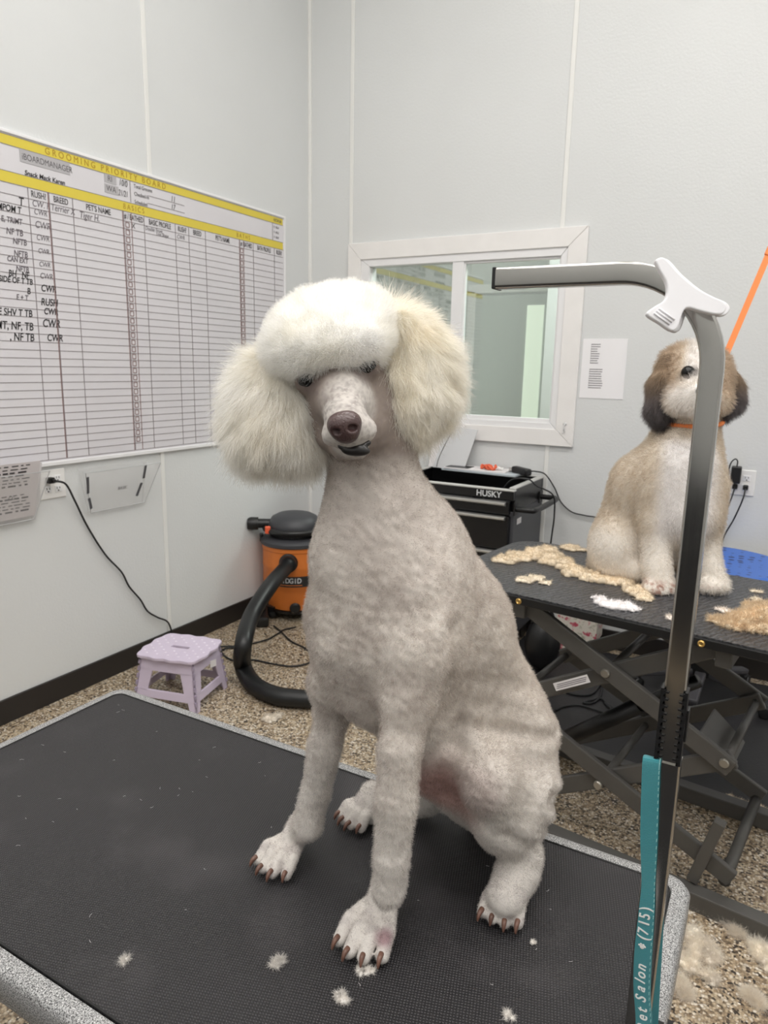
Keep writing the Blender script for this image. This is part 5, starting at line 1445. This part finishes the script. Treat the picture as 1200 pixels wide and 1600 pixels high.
# skin folds over the haunch, as creases running back round the flank
def seg2(P, a, b_):
    A_ = np.array([(a-DO)@DF, a[2]]); B_ = np.array([(b_-DO)@DF, b_[2]]); Q = np.stack([(P-DO)@DF, P[:, 2]], 1); d_ = B_-A_
    t = np.clip(((Q-A_)@d_)/(d_@d_), 0, 1); return np.linalg.norm(Q - A_ - t[:, None]*d_, axis=1)
for pa_, pb_, dp, sg in (((755, 1140), (862, 1146), .0050, .0075), ((818, 1222), (880, 1248), .0120, .0085), ((805, 1292), (870, 1302), .0080, .0075), ((752, 1275), (815, 1300), .0050, .007), ((740, 1060), (850, 1085), .0025, .009), ((692, 975), (690, 1060), .0050, .011), ((690, 1060), (672, 1150), .0050, .009), ((722, 1172), (735, 1140), .006, .009), ((800, 1180), (875, 1168), .003, .010)):
    dd_ = seg2(VB, D(*pa_, .09), D(*pb_, .09))
    VB = VB - NB_*((dp*np.exp(-(dd_/sg)**2) - .4*dp*np.exp(-((dd_-2.3*sg)/sg)**2))*smooth(-.01, .03, lq)*low)[:, None]
pawm = smooth(TH+.10, TH+.0, zz)                 # short hair on the feet
headm = smooth(1.30, 1.34, zz)
plush = (1-pawm)*(1-headm)
VB = VB + NB_*((wob(VB, .016, 21)*.0008 + wob(VB, .05, 22)*.0009)*plush + wob(VB, .006, 23)*.00035*headm)[:, None]
def dist(P, c, r0, r1): return smooth(r1, r0, np.linalg.norm(P - c, axis=1))
pink1 = D(752, 1200, .155); pink2 = D(690, 1230, .05); pink3 = D(735, 1250, .13); pawpink = on_z(600, 1465, TH+.03)
NOSE = HD(537, 668, .700)
def tintP(P):
    n1 = wob(P, .09, 31); n2 = wob(P, .02, 32); n3 = wob(P, .006, 33); n4 = wob(P, .0028, 34)
    a = np.clip(.5 + .30*n1 + .26*n2 + .22*n3, 0, 1)[:, None]
    C = hexc('#e6dfd8')*(1-a) + hexc('#c4bab3')*a
    back = smooth(.05, -.35, (P-DO) @ DF)[:, None]*.55
    C = C*(1-back) + hexc('#d9d0c6')*back
    up_n = smooth(1.12, 1.28, P[:, 2])[:, None]*.6
    C = C*(1-up_n) + hexc('#cdc3bc')*up_n
    lg = (smooth(TH+.30, TH+.12, P[:, 2]))[:, None]*.8
    C = C*(1-lg) + hexc('#d8d3ce')*lg
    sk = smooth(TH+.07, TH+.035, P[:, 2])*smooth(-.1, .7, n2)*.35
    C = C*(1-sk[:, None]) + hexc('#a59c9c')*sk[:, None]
    for c, r0, r1, col, w in ((pink1, .01, .05, '#c98f8c', .65), (pink2, .02, .085, '#b98d86', .75), (pink3, .02, .06, '#a5928e', .5), (pawpink, .004, .018, '#8f6a72', .8)):
        k = (dist(P, c, r0, r1)*w)[:, None]; C = C*(1-k) + hexc(col)*k
    # face
    hd = smooth(1.30, 1.33, P[:, 2])
    fc = hexc('#85786f'); mz = hexc('#d6d0ca'); gr = hexc('#6f6866')
    k = hd[:, None]*.9; C = C*(1-k) + fc*k
    m1 = np.maximum(dist(P, HD(546, 665, .735), .030, .045), dist(P, HD(548, 625, .765), .022, .040))*hd
    sp = (smooth(-.1, .8, n3)*.45 + smooth(0, .9, n2)*.55)*dist(P, HD(535, 640, .75), .015, .040)
    C = C*(1-m1[:, None]) + mz*m1[:, None]; k = (sp*m1)[:, None]; C = C*(1-k) + gr*k
    k = (hd*smooth(-.3, .9, n4)*.38)[:, None]; C = C*(1-k) + hexc('#85797a')*k
    k = (dist(P, HD(527, 618, .76), .004, .012)*.7*hd)[:, None]; C = C*(1-k) + hexc('#6b6361')*k
    dk = (dist(P, HD(482, 600, .77), .008, .024) + dist(P, HD(571, 580, .77), .008, .024)).clip(0, 1)*hd
    C = C*(1-.65*dk[:, None]) + hexc('#6f625e')*.65*dk[:, None]
    return C
poodle = empty('white_poodle', tuple(D(620, 1300, 0)*[1, 1, 0] + [0, 0, TH]), 'large white poodle with shaved body and fluffy head sitting on the near table', 'dog')
PK = fur_material('poodle_hair', .8, .5)
PS = fur_material('poodle_skin', .85, 0.0, False)
body = net_mesh('body', VB, FB, PS, poodle, tintP(VB)*.86)
def dirP(P, n):
    g = np.array([0, 0, -1.0]); t = g - n*(n@g)[:, None]
    sw = np.stack([wob(P, .022, 41), wob(P, .022, 42), wob(P, .022, 43)], 1)
    fine = np.stack([wob(P, .009, 44), wob(P, .009, 45), wob(P, .009, 46)], 1)
    return n*.70 + t*.45 + sw*.26 + fine*.20
def lenP(P, n):
    h = smooth(TH+.10, TH+.0, P[:, 2]); f = smooth(1.30, 1.33, P[:, 2])
    base = .0068*(1 + .12*wob(P, .015, 51))
    nk = smooth(1.10, 1.25, P[:, 2]); base = base*(1-.35*nk)
    return base*(1-.45*h)*(1-.55*f)
FURN = 420000
fur('coat', VB, FB, FURN, lenP, .00028, PK, poodle, dirP, tintP, npt=4, keep=lambda P: smooth(TH-.001, TH+.006, P[:, 2])*(1 + 3.5*dist(P, HD(540, 650, .76), .05, .075)), curl=.25)

clw = mat('brown_claw', '#6a4c40', .35, noise=.2, nscale=60); 
for q in claws: MB().tube(spline([tuple(p) for p in q], 4), [.0036, .0036, .0035, .0034, .0033, .0031, .0029, .0027, .0025, .0022, .0018, .0014, .0010], 10).build('claw', clw, poodle, smooth=True)
nz_m = mat('poodle_nose_brown', '#4a3635', .32, bump=.5, bscale=500, coat=.2)
# nose leather: broad top, narrower bottom, two nostrils cut in
sn = Sculpt(NOSE-.035, NOSE+.035, .0011)
sn.ell(HD(530, 664, .714), (.0125, .013, .0125), None, .008); sn.ell(HD(546, 661, .714), (.0125, .013, .0125), None, .008)
sn.ell(HD(540, 676, .716), (.0145, .011, .0115), None, .006)
sn.ell(HD(524, 675, .7035), (.0046, .006, .0036), None, .002, sub=True); sn.ell(HD(551, 669, .7035), (.0046, .006, .0036), None, .002, sub=True)
sn.cap(HD(538, 672, .700), HD(541, 690, .704), .0006, .0006, .002, sub=True)
vn, fn = sn.net(); vn = relax(vn, fn, 2)
tn_ = np.tile(hexc('#4a3635'), (len(vn), 1))
net_mesh('nose', vn, fn, nz_m, poodle)
AX0 = np.array([RC[:, 0]*.97 - RC[:, 1]*.23, RC[:, 2], RC[:, 1]])
lipm = mat('dark_lip', '#23201f', .3)
sl_ = Sculpt(HD(553, 703, .73)-.045, HD(553, 703, .73)+.045, .0013)
sl_.cap(HD(531, 697, .7350), HD(560, 700, .7350), .0028, .0036, .004); sl_.cap(HD(560, 700, .7350), HD(576, 692, .7375), .0036, .0030, .005); sl_.ell(HD(556, 704, .7355), (.0150, .0062, .0062), AX0, .003)
vn, fn = sl_.net(); net_mesh('lips', relax(vn, fn, 2), fn, lipm, poodle)
for (x, y, k) in ((482, 593, 1), (571, 572, 1)):
    MB().ball(HD(x, y+1, .7800), (.0092, .0092, .0092), nu=24, nv=16).build('eye', eyem, poodle, smooth=True)
    lid = MB(); c = HD(x, y, .7755); r_ = RC[:, 0]*.97 + RC[:, 1]*-.23; u_ = -(RC[:, 1]*.97 + RC[:, 0]*.23)*.6
    lid.tube([tuple(c + r_*.0104*math.cos(t) + u_*.0088*math.sin(t) + RC[:, 2]*.003*abs(math.cos(t))) for t in np.linspace(0, 6.283, 22, endpoint=False)], .0019, 8, closed=True)
    lid.build('eyelid', lipm, poodle, smooth=True)

# topknot and ears: soft volumes with long hair
UPF = -(RC[:, 1]*.97 + RC[:, 0]*.23); RTF = RC[:, 0]*.97 - RC[:, 1]*.23; TOW = -RC[:, 2]
AX = np.array([RTF, UPF, TOW])
def puff(name, blobs, k, tintc, root, length, count, seed, flow, radius=.00032, out=.45, npt=5, h=.0036):
    C = np.array([b_[0] for b_ in blobs]); R = max(max(b_[1]) for b_ in blobs)
    s = Sculpt(C.min(0)-R-.02, C.max(0)+R+.02, h)
    for c, rad in blobs: s.ell(c, rad, AX, k)
    V, F = s.net(); V = relax(V, F, 2); N = vert_normals(V, F)
    V = V + N*(wob(V, .03, seed)*.0015)[:, None]
    def tn(P):
        a = np.clip(.5 + .4*wob(P, .05, seed+7), 0, 1)[:, None]; return hexc(tintc[0])*(1-a) + hexc(tintc[1])*a
    o = net_mesh(name, V, F, PS, poodle, tn(V)*.95)
    def dr(P, n):
        f = flow(P); t = f - n*np.sum(n*f, 1)[:, None]
        return n*out + t*1.0 + np.stack([wob(P, .025, seed+1), wob(P, .025, seed+2), wob(P, .025, seed+3)], 1)*.22
    fur(name + '_hair', V, F, count, lambda P, n: length*(1 + .2*wob(P, .03, seed+4)), radius, PK, o, dr, tn, npt=npt, curl=.18, root_in=.004, seed=seed)
    return o
puff('topknot', [(HD(462, 546, .815), (.034, .032, .042)), (HD(502, 516, .825), (.054, .037, .056)), (HD(542, 510, .83), (.052, .038, .058)), (HD(498, 546, .792), (.046, .030, .042)), (HD(550, 535, .788), (.040, .029, .040)), (HD(580, 512, .835), (.022, .030, .036))],
     .03, ('#fefdfb', '#fbf9f4'), None, .013, 70000, 60, lambda P: np.tile(UPF*.5 - TOW*.0, (len(P), 1)), out=1.0)
re_ = HD(440, 545, .85)
puff('ear', [(HD(447, 580, .845), (.028, .030, .034)), (HD(418, 625, .85), (.042, .048, .044)), (HD(402, 662, .855), (.036, .036, .044)), (HD(432, 680, .845), (.048, .032, .048)), (HD(470, 680, .845), (.032, .030, .044)), (HD(460, 635, .84), (.034, .043, .038))],
     .022, ('#fdfbf7', '#f8f4ec'), re_, .034, 60000, 70, lambda P: (lambda q: q/np.linalg.norm(q, axis=1)[:, None])((P - re_) + np.array([0, 0, -.06])), out=.22)
re2 = HD(598, 478, .86)
puff('ear', [(HD(610, 520, .855), (.026, .032, .036)), (HD(636, 545, .86), (.040, .044, .044)), (HD(660, 580, .865), (.038, .042, .046)), (HD(664, 616, .865), (.034, .032, .044)), (HD(636, 634, .855), (.040, .035, .046)), (HD(618, 600, .85), (.028, .048, .038))],
     .022, ('#fdfaf4', '#f8f2e6'), re2, .034, 60000, 80, lambda P: (lambda q: q/np.linalg.norm(q, axis=1)[:, None])((P - re2) + np.array([0, 0, -.06])), out=.22)

# ------------------------------------------------------------------ bits of fur on the near table
for lb, L, hl in (('bright white fluff tuft near the bottom edge of the near table mat', [(530, 1558, .007, .006), (538, 1566, .006, .005)], .008),
              ('wispy grey tuft left of the nearest poodle paw', [(436, 1503, .007, .003), (430, 1509, .006, .002)], .010),
              ('small white wisp on the left part of the near table mat', [(195, 1503, .005, .003)], .010),
              ('tiny white speck of fluff right of the poodle hind paw', [(833, 1474, .003, .003)], .004),
              ('white tuft under the nearest poodle front paw', [(568, 1520, .008, .005), (578, 1517, .006, .004)], .008),
              ('thin pale wisp beside the right hind paw of the poodle', [(812, 1415, .003, .003)], .008),
              ('white fluff at the bottom of the mat beside the leash', [(795, 1590, .006, .004)], .008)):
    clump('fur_tuft', lb, px_blobs(L, TH+.0003), TH+.0003, '#e9e5e0', nh=420*len(L), hl=hl*.9, lift=.1, hr=.00022, res=.0010, core=False, qm=(.0010, .0024), rnd=1.2, ks=.0008)
hm = MB(); rr = random.Random(4)
for i in range(60):
    x = rr.uniform(TX0+.05, TX1-.1); y = rr.uniform(TY0+.04, TY1-.04); a = rr.uniform(0, 6.28); L = rr.uniform(.002, .006); c = rr.uniform(-1, 1)
    pts = [(x + L*t*math.cos(a + c*t), y + L*t*math.sin(a + c*t), TH+.0009) for t in (0, .4, .8, 1.2)]
    hm.tube(pts, .00022, 4)
tag(hm.build('loose_hairs', clipm if False else M['paper'], smooth=True), 'tiny loose white hair snippets scattered over the near table mat', 'hair snippets', kind='stuff')

# ================================================================== BEHIND THE CAMERA, UNSEEN: dark mat and cabinets added for the steel to reflect
tag(MB().box((2.4, -4.35, .006), (3.4, 1.9, .012)).build('floor_mat', matm, bevel=.004), 'unseen black rubber mat added in front of the near table for steel reflections', 'floor mat')  # added out of view to darken what the steel arm mirrors
cbn = mat('added_dark_cabinet', '#2e2f33', .5)
for i in range(4):  # unseen cabinets, added as a dark reflection for the steel arm
    x = .9 + i*.95
    kb_ = empty('added_cabinet', (x, -6.05, 0), 'unseen dark cabinet added along the front wall for steel reflections', 'cabinet', 'unseen dark cabinets added for steel reflections')
    MB().box((x, -6.08, .44), (.93, .60, .88)).build('carcass', cbn, kb_, bevel=.004)
    for s_ in (-1, 1):
        d_ = MB().box((x + s_*.232, -5.77, .44), (.45, .02, .80)).build('door', cbn, kb_, bevel=.004)
        MB().box((x + s_*.04, -5.75, .6), (.012, .02, .16)).build('handle', M['alu'], d_, bevel=.003)
